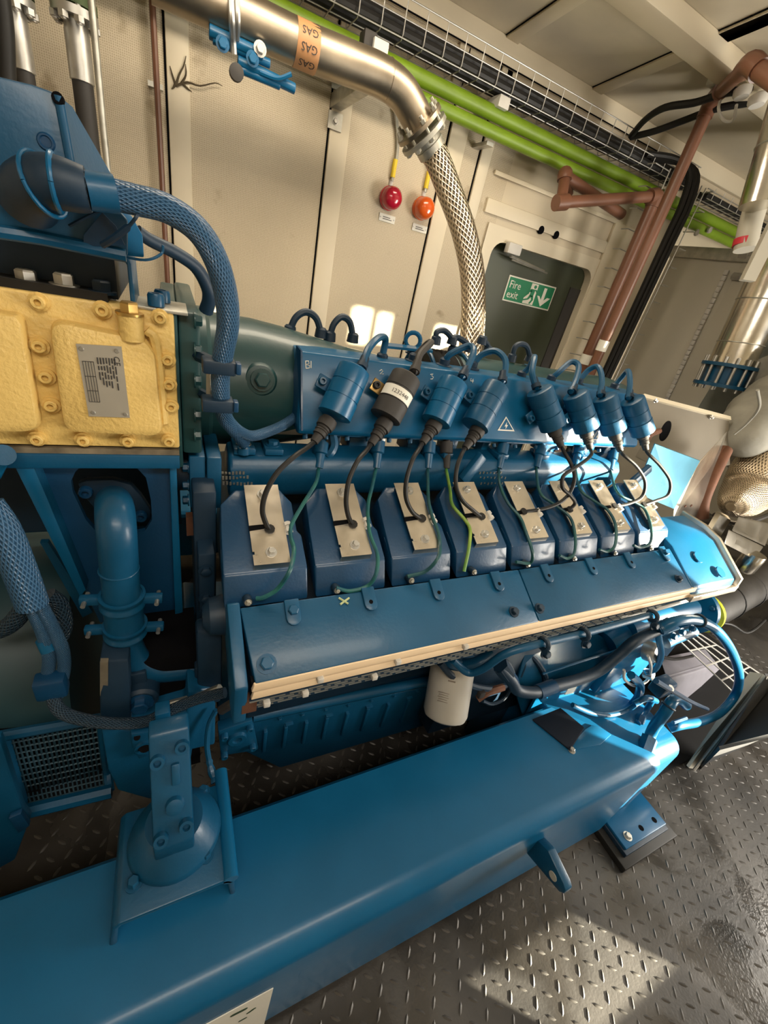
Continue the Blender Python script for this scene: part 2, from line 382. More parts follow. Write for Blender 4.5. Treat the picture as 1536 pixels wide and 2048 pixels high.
# fire exit sign on the door leaf
SY = WY + .0445
a, b, c, d = P(1018, 549, SY), P(1111, 575, SY), P(1004, 603, SY), P(1096, 622, SY)
sx0, sx1, sz1, sz0 = (a.x + c.x) / 2, (b.x + d.x) / 2, a.z, d.z
sg = tag(M().bb((sx0, SY - .004, sz0), (sx1, SY, sz1)).build('exit_sign', WHITE, bevel=.001), 'green and white fire exit sign with running figure and down arrow on the dark door', 'sign')
W_, H_ = sx1 - sx0, sz1 - sz0; yy = SY - .0046
M().bb((sx0 + .008, yy - .0002, sz0 + .008), (sx1 - .008, SY - .003, sz1 - .008)).build('green_field', SIGNG, sg)
def flat(m, pts, y=yy - .0012): m.prism([(sx0 + x * W_, y, sz0 + z * H_) for x, z in pts], (0, .0006, 0)); return m
m = M().text('Fire', (sx0 + .045 * W_, yy - .001, sz0 + .54 * H_), X1, Z1, .062, -.0006)
m.text('exit', (sx0 + .045 * W_, yy - .001, sz0 + .16 * H_), X1, Z1, .062, -.0006); 
m.text('Fire', (sx0 + .050 * W_, yy - .001, sz0 + .54 * H_), X1, Z1, .062, -.0008)
m.text('exit', (sx0 + .050 * W_, yy - .001, sz0 + .16 * H_), X1, Z1, .062, -.0008); m.build('lettering', WHITE, sg)
m = M(); flat(m, [(.40, .08), (.62, .08), (.62, .92), (.48, .92), (.48, .5), (.40, .3)]); m.build('doorway_shape', WHITE, sg)
m = M(); y2 = yy - .0024
def fl2(p): flat(m, p, y2)
fl2([(.565 + .03 * math.cos(k * .7), .80 + .075 * math.sin(k * .7)) for k in range(9)])
fl2([(.50, .70), (.585, .70), (.575, .42), (.50, .42)]); fl2([(.50, .70), (.44, .58), (.42, .44), (.445, .43), (.465, .54), (.52, .60)])
fl2([(.58, .68), (.63, .56), (.665, .60), (.66, .65), (.635, .62), (.60, .72)])
fl2([(.50, .45), (.55, .42), (.50, .26), (.40, .18), (.39, .23), (.47, .30)]); fl2([(.52, .44), (.58, .44), (.60, .28), (.555, .10), (.525, .12), (.56, .28)])
m.build('running_figure', SIGNG, sg)
m = M(); flat(m, [(.76, .86), (.82, .86), (.82, .36), (.88, .50), (.95, .50), (.79, .10), (.66, .50), (.71, .50), (.76, .36)]); m.build('arrow', WHITE, sg)

# ------------------------------------------------------------------ things on the back wall
def beacon(u, v, ma, lab, pu, pv):
    p = P(u, v, WY); t = thing('alarm_beacon', lab, 'beacon', p, 'alarm beacons on the wall')
    M().lathe(p, -Y1, [(.050, 0), (.052, .018), (.047, .026)], 24).build('base', ma, t)
    M().lathe(p - Y1 * .026, -Y1, [(.048, 0), (.050, .020), (.046, .045), (.034, .058), (.014, .063), (.0, .063)], 28).build('lens', ma, t)
    m = M()
    for r in (.044, .030): m.ring(p - Y1 * (.05 if r > .04 else .060), Y1, r, .0022, 24, 6)
    m.build('lens_ridge', ma, t)
    M().cyl(p + Z1 * .05, p + Z1 * .075, .011).build('cable_gland', CAPG, t)
    q = P(u - 2, v + 40, WY - .001); 
    pl = tag(M().bb((q.x - .045, q.y - .003, q.z - .016), (q.x + .045, q.y, q.z + .016)).build('name_plate', WHITE), 'small white screwed plate under the ' + lab.split(' ')[0] + ' wall beacon', 'plate')
    m = M()
    for i in (0, 1): m.bb((q.x - .026, q.y - .0035, q.z - .006 + i * .008), (q.x + .026 - .01 * i, q.y - .003, q.z - .003 + i * .008))
    m.build('print_line', BLACKM, pl)
    for sx in (-1, 1): M().lathe(q + X1 * .038 * sx - Y1 * .003, -Y1, [(.004, 0), (.003, .002)], 8).build('screw', ZINC, pl)
    top = P(pu, pv, WY - .02)
    cd_ = tag(M().tube([p + Z1 * .07 - Y1 * .012, p + Z1 * .2 - Y1 * .012, top], .008, 8).build('conduit', GALV), 'thin grey conduit rising from the ' + lab.split(' ')[0] + ' wall beacon', 'conduit')
    M().lathe(p + Z1 * .085 - Y1 * .012, Z1, [(.0115, 0), (.0115, .07)], 10).build('cable_label', YLAB, cd_, label='yellow printed cable sleeve')
beacon(776, 397, REDG, 'red round wall beacon left of the orange one', 790, 200)
beacon(841, 417, ORAG, 'orange round wall beacon right of the red one', 853, 330)

# thin brown pipe on the far left of the wall
m = M().tube([P(303, -20, 2.37), P(318, 250, 2.37), P(337, 600, 2.37)], .0105, 8)
t = tag(m.build('thin_pipe', BROWN), 'thin brown pipe running down the wall beside the left batten', 'pipe')
p = P(311, 172, 2.385); M().box(p, (.05, .03, .016)).build('pipe_clip', GALV, t)

# cobweb-like plant root stain is a crack: dried creeper on the batten
m = M()
for path in ([(352, 172), (375, 165), (400, 172), (430, 166), (445, 172)], [(352, 172), (358, 150), (368, 130), (372, 112)], [(352, 172), (345, 150), (340, 132)], [(362, 168), (372, 150), (371, 128)], [(350, 170), (346, 176), (343, 178)], [(366, 168), (376, 178), (384, 184)]):
    m.tube([P(u, v, WY - .018) for u, v in path], lambda t: .0035 * (1 - t) + .0012, 5, 3)
tag(m.build('dried_creeper', mat('dry_stem', (.075, .055, .03), .9)), 'dried creeper stem stuck to the left wall batten', 'plant')

# ------------------------------------------------------------------ gas pipe, flange joint and braided hose
GY = 2.0
t = thing('gas_pipe', 'thick brushed steel gas pipe along the top of the wall', 'pipe', P(500, 40, GY))
gp = [P(300, -52, GY), P(420, 4, GY), P(500, 41, GY), P(600, 88, GY), P(690, 124, GY), P(760, 152, GY), P(802, 183, GY), P(826, 222, GY), P(838, 246, GY)]
M().tube(gp, .060, 24, 7).build('tube', STEELP, t)
for (u, v) in ((462, 23), (775, 160)):
    p = P(u, v, GY); d = (P(u + 20, v + 9, GY) - p).normalized(); M().ring(p, d, .0600, .0018, 26, 6).build('weld_seam', STEELP, t)
p0, p1 = P(588, 83, GY), P(632, 103, GY); d = (p1 - p0).normalized()
tp = M().lathe(p0, d, [(.0606, 0), (.0612, .002), (.0612, (p1 - p0).length - .002), (.0606, (p1 - p0).length)], 28, False).build('gas_label', TAPE, t, label='orange tape band printed GAS three times')
m = M(); vd = (CAM - p0).normalized(); vd = (vd - d * vd.dot(d)).normalized(); sd = d.cross(vd)
for k in (-1, 0, 1):
    a = math.radians(38 * k); n = vd * math.cos(a) + sd * math.sin(a); u_ = -vd * math.sin(a) + sd * math.cos(a)
    u_ = u_ if u_.z < 0 else -u_
    c = (p0 + p1) / 2 + n * .0618
    m.text('GAS', c + d * .030 - u_ * .010, -d, u_, .030, 0)
m.build('lettering', BLACKM, tp)
# flange pair
d = (P(858, 284, GY) - P(836, 240, GY)).normalized()
f0 = P(836, 246, GY); 
tf = M().lathe(f0, d, [(.062, 0), (.098, .0), (.098, .014), (.062, .014)], 32).build('flange', STEELP, t)
a_, b_, _ = frame(d)
th = thing('braided_gas_hose', 'flexible braided steel hose hanging from the gas pipe flange', 'hose', f0 + d * .03)
M().lathe(f0 + d * .034, d, [(.05, 0), (.100, 0), (.100, .016), (.056, .016), (.054, .045), (.058, .047), (.058, .075)], 32).build('flange', GALV, th)
for k in range(8):
    an = 6.2832 * (k + .3) / 8; q = f0 + (a_ * math.cos(an) + b_ * math.sin(an)) * .083
    bt = M().cyl(q - d * .028, q + d * .066, .0065, n=8); bt.lathe(q - d * .014, d, [(.012, 0), (.012, .013)], 6); bt.lathe(q + d * .051, d, [(.013, 0), (.013, .012)], 6)
    bt.build('stud_bolt', GALV, t)
hp = [f0 + d * .10, P(876, 322, 1.98), P(900, 385, 1.92), P(925, 455, 1.84), P(942, 530, 1.75), P(947, 600, 1.66), P(944, 670, 1.57), P(936, 740, 1.48)]
M().tube(hp, .052, 28, 8).build('braid', BRAIDS, th)
# wall bracket arm under the gas pipe
br = thing('pipe_bracket', 'galvanised bracket arm holding the gas pipe off the wall', 'bracket', P(660, 215, WY))
q = P(672, 205, WY); q2 = V((q.x, GY + .03, q.z))
M().box((q + q2) / 2, (.05, (q - q2).length, .05)).build('arm', GALV, br, bevel=.003)
for dz_ in (-.085, .045): 
    pl = M().bb((q.x - .032, WY - .022, q.z + dz_ - .01), (q.x + .032, WY - .014, q.z + dz_ + .05)).build('wall_plate', GALV, br)
    M().hexb((q.x, WY - .022, q.z + dz_ + .02), -Y1, .010, .009).build('bolt', ZINC, pl)
M().box(P(752, 112, GY + .12), (.06, .09, .07)).build('saddle', CAPG, br, bevel=.003, label='cream end of the arm beside the cable tray')
M().box(P(735, 88, GY + .12), (.05, .06, .06)).build('clamp_block', BLACKM, br, bevel=.004)
# pipe clamp and blue lever valve under the pipe at the top left
vl = thing('lever_valve', 'blue lever valve hanging under the gas pipe', 'valve', P(480, 110, 1.98))
for a, b, r in (((418, 62), (525, 112), .020), ((425, 78), (540, 128), .013), ((475, 122), (590, 178), .016), ((478, 138), (560, 172), .012)):
    d_ = (P(*b, 1.98) - P(*a, 1.98)); M().tube([P(*a, 1.98), P(*b, 1.98)], r, 8, sm=False).build('bar', BLUE, vl, bevel=.003)
M().tube([P(520, 145, 1.97), P(555, 157, 1.96), P(583, 148, 1.95)], .007, 7).build('lever', BLUE, vl)
M().lathe(P(472, 147, 1.95), -Y1, [(.022, 0), (.022, .02), (.010, .022)], 14).build('knob', BLACKM, vl)
m = M(); p = P(462, 24, GY); m.tube([P(462, 0, 1.93), P(464, 40, 1.92), P(466, 78, 1.96), P(468, 108, 1.97)], .010, 8); m.tube([P(474, 0, 1.93), P(476, 40, 1.92), P(474, 78, 1.96)], .008, 8)
m.build('u_bolt', ZINC, vl)
for (u, v) in ((445, 88), (505, 118), (520, 98)): M().hexb(P(u, v, 1.95), -Y1, .014, .012).build('bolt', ZINC if u > 510 else BLUE, vl)

# ------------------------------------------------------------------ lime green pipes and brackets
for k, (a, b, ta, tb, lab) in enumerate([((1016, 241), (1300, 380), 0, 0, 'upper lime green pipe under the wire cable tray'), ((1016, 276), (1300, 412), 0, 0, 'lower lime green pipe along the wall under its twin')]):
    p, q = P(*a, 2.25), P(*b, 2.25); z, y = (p.z + q.z) / 2, 2.25
    g = thing('green_pipe', lab, 'pipe', (1.5, y, z), 'lime green pipes')
    M().tube([(-.3, y, z), (5.45, y, z)], .0285 if k == 0 else .0265, 20, sm=False).build('tube', PIPEG, g)
    if k == 1:
        for u in (975, 520): 
            x = P(u, 283, 2.3).x; M().bb((x - .02, 2.27, z - .045), (x + .02, WY, z - .03)).build('bracket', GALV, g)
# ------------------------------------------------------------------ wire cable tray with cables
tz, tyf, tyb = 2.403, 2.188, 2.335
ct = thing('cable_tray', 'long wire basket cable tray high along the back wall', 'cable tray', (1.5, tyb, tz))
xs0, xs1 = -.2, 2.86
for (y, z) in ((tyf, tz + .055), (tyf, tz + .002), ((tyf + tyb) / 2, tz), (tyb, tz), (tyb, tz + .055), (tyf - .0, tz + .11)):
    M().tube([(xs0, y, z), (xs1, y, z)], .0026, 6, sm=False).build('long_wire', ZINC, ct)
x = xs0 + .03; first = None
while x < xs1:
    if first is None:
        first = M().tube([(x, tyf, tz + .112), (x, tyf, tz + .012), (x, tyf + .012, tz - .002), (x, tyb - .01, tz - .002), (x, tyb, tz + .01), (x, tyb, tz + .06)], .0024, 6, sm=False).build('cross_wire', ZINC, ct); x0_ = x
    else:
        o = first.copy(); COL.objects.link(o); o.location = first.location + V((x - x0_, 0, 0))
    x += .094
for k, (y, z, r) in enumerate([(2.215, tz + .024, .018), (2.255, tz + .020, .016), (2.295, tz + .022, .018), (2.24, tz + .055, .017), (2.28, tz + .054, .015)]):
    pts = [(-.2 + .4 * i, y + random.uniform(-.005, .005), z + random.uniform(-.003, .003)) for i in range(8)] + [(2.86, y, z)]
    tag(M().tube(pts, r, 9, 3).build('power_cable', BLACK), 'black power cable in the wall tray, ' + ['bottom layer nearest the room', 'bottom layer middle', 'bottom layer nearest the wall', 'top layer nearer the room', 'top layer nearer the wall'][k], 'cable', 'cables in the wall tray')
M().bb((1.41 - .03, 2.20, tz - .045), (1.41 + .03, WY, tz - .003)).build('support_arm', CAPG, ct, bevel=.002)
# tray continuing behind the vertical pipes
ct2 = thing('cable_tray', 'short far wire tray beyond the vertical brown pipes', 'cable tray', (3.5, 2.3, 2.42))
for (y, z) in ((2.2, 2.45), (2.2, 2.41), (2.26, 2.41), (2.33, 2.41)): M().tube([(3.05, y, z), (5.45, y, z)], .0026, 6, sm=False).build('long_wire', ZINC, ct2)
for k in range(24): M().tube([(3.1 + k * .1, 2.2, 2.47), (3.1 + k * .1, 2.2, 2.41), (3.1 + k * .1, 2.33, 2.41)], .0024, 5, sm=False).build('cross_wire', ZINC, ct2)
for k in range(3): tag(M().tube([(3.05, 2.22 + .04 * k, 2.43), (3.6, 2.23 + .04 * k, 2.432), (5.45, 2.22 + .04 * k, 2.43)], .016, 8).build('power_cable', BLACK), 'black cable in the short far tray, ' + ['at its front edge', 'in its middle', 'at its wall side'][k], 'cable', 'cables in the far tray')

# ------------------------------------------------------------------ brown pipes at the wall corner
BY = 2.05
BY0, BY = BY, 1.87
t = thing('brown_pipe', 'tall brown pipe rising to the ceiling and turning toward the right', 'pipe', P(1290, 600, BY))
pp = [P(1180, 745, BY), P(1232, 640, BY), P(1290, 520, BY), P(1345, 390, BY), P(1380, 305, BY), P(1400, 235, BY), P(1412, 180, BY)]
z0 = 1.0; q0, q1 = P(1215, 690, BY), P(1410, 205, BY); xq = (q0.x + q1.x) / 2
E1 = V((xq, BY, P(1412, 186, BY).z)); e2 = P(1500, 128, 1.42); e3 = P(1570, 175, 1.2)
M().tube([(xq, BY, .2), (xq, BY, 1.0), (xq, BY, 2.0), (xq, BY, E1.z - .06)], .029, 16, 2).build('riser', BROWN, t)
M().tube([(xq, BY, E1.z - .07), (xq, BY, E1.z - .02), E1 + (e2 - E1) * .12, E1 + (e2 - E1) * .3], .034, 16, 6).build('elbow', BROWN, t)
M().tube([E1 + (e2 - E1) * .25, e2], .027, 14, sm=False).build('cross_run', BROWN, t)
M().tube([E1 + (e2 - E1) * .85, e2 + (e2 - E1) * .02, e2 + (e3 - e2) * .3], .033, 14, 5).build('elbow', BROWN, t)
M().tube([e2 + (e3 - e2) * .2, e3], .027, 14, sm=False).build('end_run', BROWN, t)
BY1, BY = BY, BY0
t = thing('brown_pipe', 'brown pipe with a square bracket-shaped loop beside the door', 'pipe', P(1240, 560, BY))
c = P(1303, 388, BY); lft = P(1122, 405, BY + .02); up = P(1130, 352, BY + .1)
xb = (P(1185, 690, BY).x + P(1290, 440, BY).x) / 2
M().tube([(xb, BY, .2), (xb, BY, 1.2), (xb, BY, c.z - .02)], .032, 16, 2).build('riser', BROWN, t)
c = V((xb, BY, c.z))
M().tube([c + Z1 * -.05, c, c + (lft - c) * .08], .037, 14, 4).build('elbow', BROWN, t)
M().tube([c, lft], .027, 14, sm=False).build('cross_run', BROWN, t)
M().lathe(lft - (c - lft).normalized() * .034, (c - lft), [(.036, 0), (.036, .07)], 16).build('elbow', BROWN, t)
M().tube([lft, up], .027, 14, sm=False).build('short_leg', BROWN, t)
M().tube([up - (up - lft) * .15, up + (up - lft) * .05, up + V((.10, .06, -.05))], .036, 14, 4).build('elbow', BROWN, t)
M().tube([up, up + V((.55, .05, -.04))], .027, 14, sm=False).build('return_run', BROWN, t)
for (x, ya_) in ((xb, 660), (xq, 640)): M().lathe((x, BY if x == xb else BY1, 1.36 if x == xb else 1.47), Z1, [(.034 if x == xb else .031, 0), (.034 if x == xb else .031, .06)], 16).build('pipe_marker', WHITE, bpy.data.objects['brown_pipe.001'] if x == xb else bpy.data.objects['brown_pipe'], label='white marker band')
# vertical wire ladder with black cables
vt = thing('vertical_cable_tray', 'vertical wire cable ladder beside the brown pipes', 'cable tray', (2.85, 2.3, 1.0))
xr0 = xq; LY = 2.09; xl1, xl2, xr1, xr2b = P(1288, 480, LY).x, P(1296, 480, LY).x, P(1362, 480, LY).x, P(1372, 480, LY).x; xq = P(1322, 480, LY).x
VX = [xl1, xl2, xr1, xr2b]
for x in VX: M().tube([(x, 2.12, .3), (x, 2.12, 2.42)], .004, 6, sm=False).build('side_wire', ZINC, vt)
for k in range(20):
    z = .5 + k * .1
    M().tube([(xb - .06, 2.14, z), (xb - .05, 2.10, z + .004), (xb + .08, 2.10, z)], .003, 5, sm=False).build('rung', ZINC, vt)
    M().tube([(xr1 - .02, 2.06, z), (xr2b, 2.06, z), (xr2b + .01, 2.14, z)], .003, 5, sm=False).build('rung', ZINC, vt)
for k, dx_ in enumerate((.035, .075, .11)):
    x = xq + dx_
    tag(M().tube([(x, 2.09, .3), (x, 2.09, 1.4), (x, 2.09, 2.1), (x, 2.09, 2.30), (x - .03, 2.11, 2.44), (x - .12, 2.16, 2.48), (x - .30, 2.21, 2.46)], .017, 9, 4).build('power_cable', BLACK), 'black cable bending from the wire ladder into the wall tray, ' + ['nearest the brown pipes', 'middle of three', 'farthest right of three'][k], 'cable', 'cables on the vertical ladder')
# two ceiling cables and lights
for k, (pts, lab) in enumerate([([(1262, 272), (1290, 240), (1330, 215), (1390, 205), (1450, 186), (1500, 180)], 'upper black cable looping across the ceiling corner to the white fittings'), ([(1262, 274), (1310, 262), (1370, 240), (1430, 218), (1500, 205)], 'lower black cable crossing the ceiling corner to the white fittings')]):
    tag(M().tube([P(u, v, 2.2 - .12 * i) for i, (u, v) in enumerate(pts)], .015, 9).build('ceiling_cable', BLACK), lab, 'cable')
for k, (u, v, yy_) in enumerate(((1478, 192, 1.62), (1508, 208, 1.50))):
    p = P(u, v, yy_); tag(M().lathe(p + V((0, 0, .03)), V((.1, -.3, -1)), [(.02, 0), (.032, .008), (.032, .025), (.025, .038), (0, .04)], 18).build('ceiling_fitting', CAPG), ['round white ceiling fitting nearer the brown pipe', 'round white ceiling fitting at the right edge'][k], 'fitting', 'white ceiling fittings')
tag(M().tube([P(1452, 150, 1.8), P(1447, 185, 1.75), P(1437, 215, 1.72), P(1447, 240, 1.70), P(1466, 240, 1.66), P(1473, 210, 1.63)], .006, 7).build('white_flex', CAPG), 'thin white flex looping down under the ceiling', 'cable')
tag(M().box(P(1442, 160, 1.8), (.08, .08, .05)).build('junction_box', CAPG, bevel=.01), 'white junction box on the ceiling behind the brown pipe bend', 'box')

# ------------------------------------------------------------------ grey partition and plant at the right end
PXX = 3.15
pt = thing('grey_partition', 'grey sheet metal partition standing right of the vertical cables', 'partition', (PXX, 1.8, 0))
M().bb((PXX, 1.3, 0), (PXX + .03, 2.33, 2.10)).build('panel', GREYP, pt)
M().bb((PXX - .03, 1.3, 2.10), (PXX + .06, 2.36, 2.165)).build('top_rail', GALV, pt, bevel=.004)
M().bb((PXX - .006, 1.62, .8), (PXX + .0, 1.84, 2.10)).build('side_strip', GREYP, pt, bevel=.002)
M().bb((PXX - .004, 1.3, .8), (PXX + .0, 1.62, 2.10)).build('inner_panel', mat('teal_grey_panel', (.19, .21, .195), .45), pt)
for (u, v) in ((1392, 465), (1418, 460)): M().lathe(P(u, v, 2.21), -Y1, [(.02, 0), (.018, .01)], 12).build('bolt', ZINC, pt)
a, b = P(1490, 565, 1.2), P(1333, 798, 1.55)
cn = tag(M().tube([PX(1452, 545, PXX - .02), PX(1400, 650, PXX - .02), PX(1332, 800, PXX - .02)], .006, 6).build('chain', ZINC), 'bright hanging chain in front of the grey partition', 'chain')
for k in range(26):
    p = PX(1452, 545, PXX - .02).lerp(PX(1332, 800, PXX - .02), k / 25); M().box(p, (.014, .026, .030)).build('chain_link', CAPG, cn, bevel=.004)
for k, (u, v) in enumerate(((1480, 510), (1466, 552), (1488, 603))):
    p = PX(u, v, PXX - .02); tt = tag(M().tube([p, p + V((0, -.22, 0))], .012, 8, sm=False).build('pipe_fitting', ZINC), ['top', 'middle', 'lowest'][k] + ' small bright pipe fitting before the grey partition', 'fitting')
    M().lathe(p, (0, -1, 0), [(.022, 0), (.022, .05)], 6).build('hex_nut', ZINC, tt)
# large silver clad pipes
def vpipe(name, lab, u0, v0, u1, v1, x, r, ma, n=24):
    p, q = PX(u0, v0, x), PX(u1, v1, x); p = q + (p - q) * ((CZ - q.z) / (p.z - q.z)); t = thing(name, lab, 'pipe', q); M().tube([p, q], r, n, sm=False).build('cladding', ma, t); return t, p, q
t, p, q = vpipe('clad_pipe', 'wide silver clad exhaust pipe at the right edge', 1580, 480, 1462, 728, 2.88, .112, FOIL)
for f_ in (.2, .45, .7, .9): M().ring(p.lerp(q, f_), q - p, .113, .003, 28).build('clad_seam', GALV, t)
fl = M().lathe(q, q - p, [(.11, 0), (.14, .003), (.14, .02), (.11, .022), (.11, .11), (.14, .112), (.14, .13)], 28).build('flange', BLUE2, t, label='blue bolted expansion flange')
a_, b_, e_ = frame(q - p)
for k in range(14):
    an = 6.2832 * k / 14; c = q + (a_ * math.cos(an) + b_ * math.sin(an)) * .127; M().cyl(c - e_ * .03, c + e_ * .15, .008, n=8).build('stud_bolt', ZINC, t)
t, p, q = vpipe('clad_pipe', 'short cream lagged pipe end hanging at upper right edge', 1545, 300, 1512, 412, 2.3, .062, FOIL)
M().ring(q.lerp(p, .45), q - p, .062, .004, 22).build('clad_seam', GALV, t)
t = tag(M().tube([PX(1512, 410, 2.4), PX(1500, 450, 2.4), PX(1490, 500, 2.4)], .045, 14).build('brown_duct', GREYP), 'tapering grey brown duct below the cream lagged pipe', 'duct')
M().lathe(PX(1492, 478, 2.4), PX(1492, 478, 2.4) - PX(1498, 455, 2.4), [(.047, 0), (.047, .028)], 18).build('red_tape', REDT, t, label='red tape band')
p, q = PX(1555, 440, 2.3), PX(1494, 562, 2.3); p = q + (p - q) * ((CZ - q.z) / (p.z - q.z))
tag(M().tube([p, q], .034, 4, sm=False).build('grey_duct', GREYP), 'square pale grey duct ending in mid air at the right edge', 'duct')
# ================================================================== base frame
BT = .495
bf = thing('base_frame', 'long blue painted steel base frame under the engine', 'frame', (.5, .33, 0))
def rail(y0, sgn):
    prof = []; r = .045; y1 = y0 + sgn * .275
    for k in range(6): a = math.radians(18 * k); prof.append((y0 + sgn * (r - r * math.cos(a)), BT - r + r * math.sin(a)))
    prof += [(y1 - sgn * .01, BT), (y1, BT - .012), (y1, BT - .03), (y0 + sgn * .02, BT - .03), (y0 + sgn * .02, .05), (y0, .05)]
    m = M().prism([(-1.5, y, z) for y, z in prof], (2.82, 0, 0))
    if sgn > 0:
        for p in m.v[len(prof):]: p.x = 1.325 - max(0, p.y - .225) * 1.0
    return m
rail(.2, 1).build('front_rail', BLUE, bf)
rail(2.05, -1).build('rear_rail', BLUE, bf)
# cross member with a rounded front corner
m = M(); r = .05; prof = [(1.327, .2)]
prof = [(.215, .05)] + [(.215 + r - r * math.cos(math.radians(15 * k)), BT - .035 - r + r * math.sin(math.radians(15 * k))) for k in range(7)] + [(2.04, BT - .035), (2.04, .05)]
m.prism([(1.10, y + .003, z) for y, z in prof], (.40, 0, 0)); m.build('cross_member', BLUE, bf, bevel=.006)
# lifting lug
q = [(1120, 1785), (1142, 1785), (1130, 1750), (1095, 1685), (1060, 1692)]
lx = .865
lx = .84
lp = [PX(u, v, lx) for u, v in ((1058, 1708), (1078, 1686), (1096, 1702), (1127, 1768), (1131, 1782), (1128, 1788), (1118, 1784), (1068, 1734))]
for q in (lp[0], lp[1], lp[7]): q.y = max(q.y, .202)
lg = M().prism(lp, (.026, 0, 0)).build('lifting_lug', BLUE2, bf, bevel=.003)
hc = PX(1106, 1752, lx); M().lathe(hc - X1 * .0015, X1, [(.012, 0), (.012, .029)], 20).build('eye_hole', GREYP, lg)
# foot plate on pads at the far end
fp = M().bb((1.36, .118, .05), (1.60, .26, .064)).build('foot_plate', BLUE, bf, bevel=.004)
for x in (1.40, 1.48, 1.56):
    if x < 1.45: M().hexb((x, .145, .064), Z1, .011, .010).build('bolt', ZINC, fp)
    else: M().cyl((x, .145, .0635), (x, .145, .0645), .010, n=14).build('bolt_hole', VOID, fp)
M().bb((1.355, .105, .030), (1.605, .40, .050)).build('shim_plate', NAVY, bf, bevel=.003)
tag(M().bb((1.33, .078, 0), (1.64, .42, .030)).build('rubber_pad', BLACK, bevel=.004), 'black rubber pad on the floor under the blue foot plate', 'pad')
# white sticker with green marks on the front face
a, b = P(402, 2060, .1985), P(543, 1978, .1985)
ys = .1985; zt = P(543, 1978, ys).z; zb_ = P(541, 2046, ys).z; xr = P(543, 1990, ys).x; xl = P(330, 2075, ys).x
sk = M().bb((xl, ys - .0006, zb_ - .01), (xr, ys + .001, zt)).build('sticker', WHITE, bf, label='white sticker with dark green rounded bars')
m = M(); gm = mat('sticker_green', (.012, .05, .018), .5)
for (u0, v0, u1, v1, r) in ((468, 2030, 488, 2020, .0075), (481, 2042, 490, 2037, .0045), (497, 2026, 508, 2018, .0045)):
    p, q = P(u0, v0, ys - .0012), P(u1, v1, ys - .0012); d = (q - p).normalized(); n = V((-d.z, 0, d.x))
    pts = [q + (d * math.cos(t) + n * math.sin(t)) * r for t in [-1.57 + .52 * k for k in range(7)]] + [p - (d * math.cos(t) + n * math.sin(t)) * r for t in [-1.57 + .52 * k for k in range(7)]]
    m.prism(pts, (0, .0004, 0))
m.build('green_mark', gm, sk)
# gusset pocket near the right end, on top of the rail
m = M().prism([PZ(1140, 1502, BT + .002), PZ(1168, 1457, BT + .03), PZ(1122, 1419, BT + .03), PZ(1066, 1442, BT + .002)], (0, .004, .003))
m.build('pocket_shade_plate', mat('shaded_navy', (.004, .009, .020), .7, spec=.15), bf)  # near-black quad: the shade inside the pocket put into the colour
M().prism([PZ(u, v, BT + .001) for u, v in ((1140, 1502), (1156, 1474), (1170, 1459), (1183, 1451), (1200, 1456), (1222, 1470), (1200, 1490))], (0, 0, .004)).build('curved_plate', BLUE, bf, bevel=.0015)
M().hexb(PZ(1143, 1501, BT), Z1, .008, .008).build('weld_bolt', ZINC, bf)

# ================================================================== engine body
eb = thing('gas_engine', 'large blue V engine block with ribbed oil pan', 'engine', (.6, .9, .3))
prof = [(.70, .52), (.62, .62), (.62, .70), (.53, .90), (.62, .94), (.80, 1.01), (.95, 1.08), (1.18, 1.08), (1.45, .95), (1.4, .60), (1.15, .52)]
M().prism([(.12, y, z) for y, z in prof], (1.30, 0, 0)).build('crankcase', NAVY, eb, bevel=.008)  # navy instead of engine blue paints in the shade between the heads
# oil pan with chamfered left end and ribs
PY = .655
def pz(u, v): return P(u, v, PY)
a, b, c, d, e = pz(440, 1450), pz(870, 1372), pz(905, 1440), pz(560, 1537), pz(480, 1500)
out = [a, pz(905, 1365), pz(940, 1425), d, e + V((.0, 0, -.0)), pz(440, 1478)]
m = M().prism([V((p.x, PY, p.z)) for p in out], (0, .55, 0)); op = m.build('oil_pan', BLUE2, eb, bevel=.006)
m = M().tube([pz(505, 1432), pz(905, 1352)], .016, 10, sm=False); m.build('pan_flange', BLUE2, eb)
M().prism([pz(500, 1400) + V((0, .02, 0)), pz(890, 1325) + V((0, .02, 0)), pz(890, 1370) + V((0, .02, 0)), pz(500, 1445) + V((0, .02, 0))], (0, .1, 0)).build('side_plate', BLUE2, eb)
for k in range(9):
    u = 530 + k * 40; v = 1458 - k * 8.6
    p, q = pz(u, v), pz(u - 3, v + 40)
    M().box((p + q) / 2, (.010, .022, (p - q).length)).build('rib', BLUE2, op, bevel=.002)
    if k % 2: M().box(pz(u + 8, v - 4), (.022, .018, .006)).build('rib_cap', BLUE2, op, bevel=.002)
for k in range(8): M().hexb(pz(560 + k * 46, 1430 - k * 9) + V((0, -.0, -.014)), -Y1, .005, .006).build('bolt', BLUE2, op)
# square access cover at the left end of the pan
cv = [(435, 1450), (503, 1428), (515, 1488), (440, 1500)]
acv = M().prism([pz(*q) + V((0, -.018, 0)) for q in cv], (0, .03, 0)).build('access_cover', BLUE2, eb, bevel=.004)
M().lathe(pz(472, 1463) - Y1 * .018, -Y1, [(.024, 0), (.022, .008), (.012, .008), (.011, .002)], 20).build('drain_plug', BLUE2, acv)
for q in ((447, 1456), (497, 1440), (503, 1478), (447, 1494)): M().sock(pz(*q) - Y1 * .018, -Y1, .009, .014).build('socket_screw', BLUE2, acv)
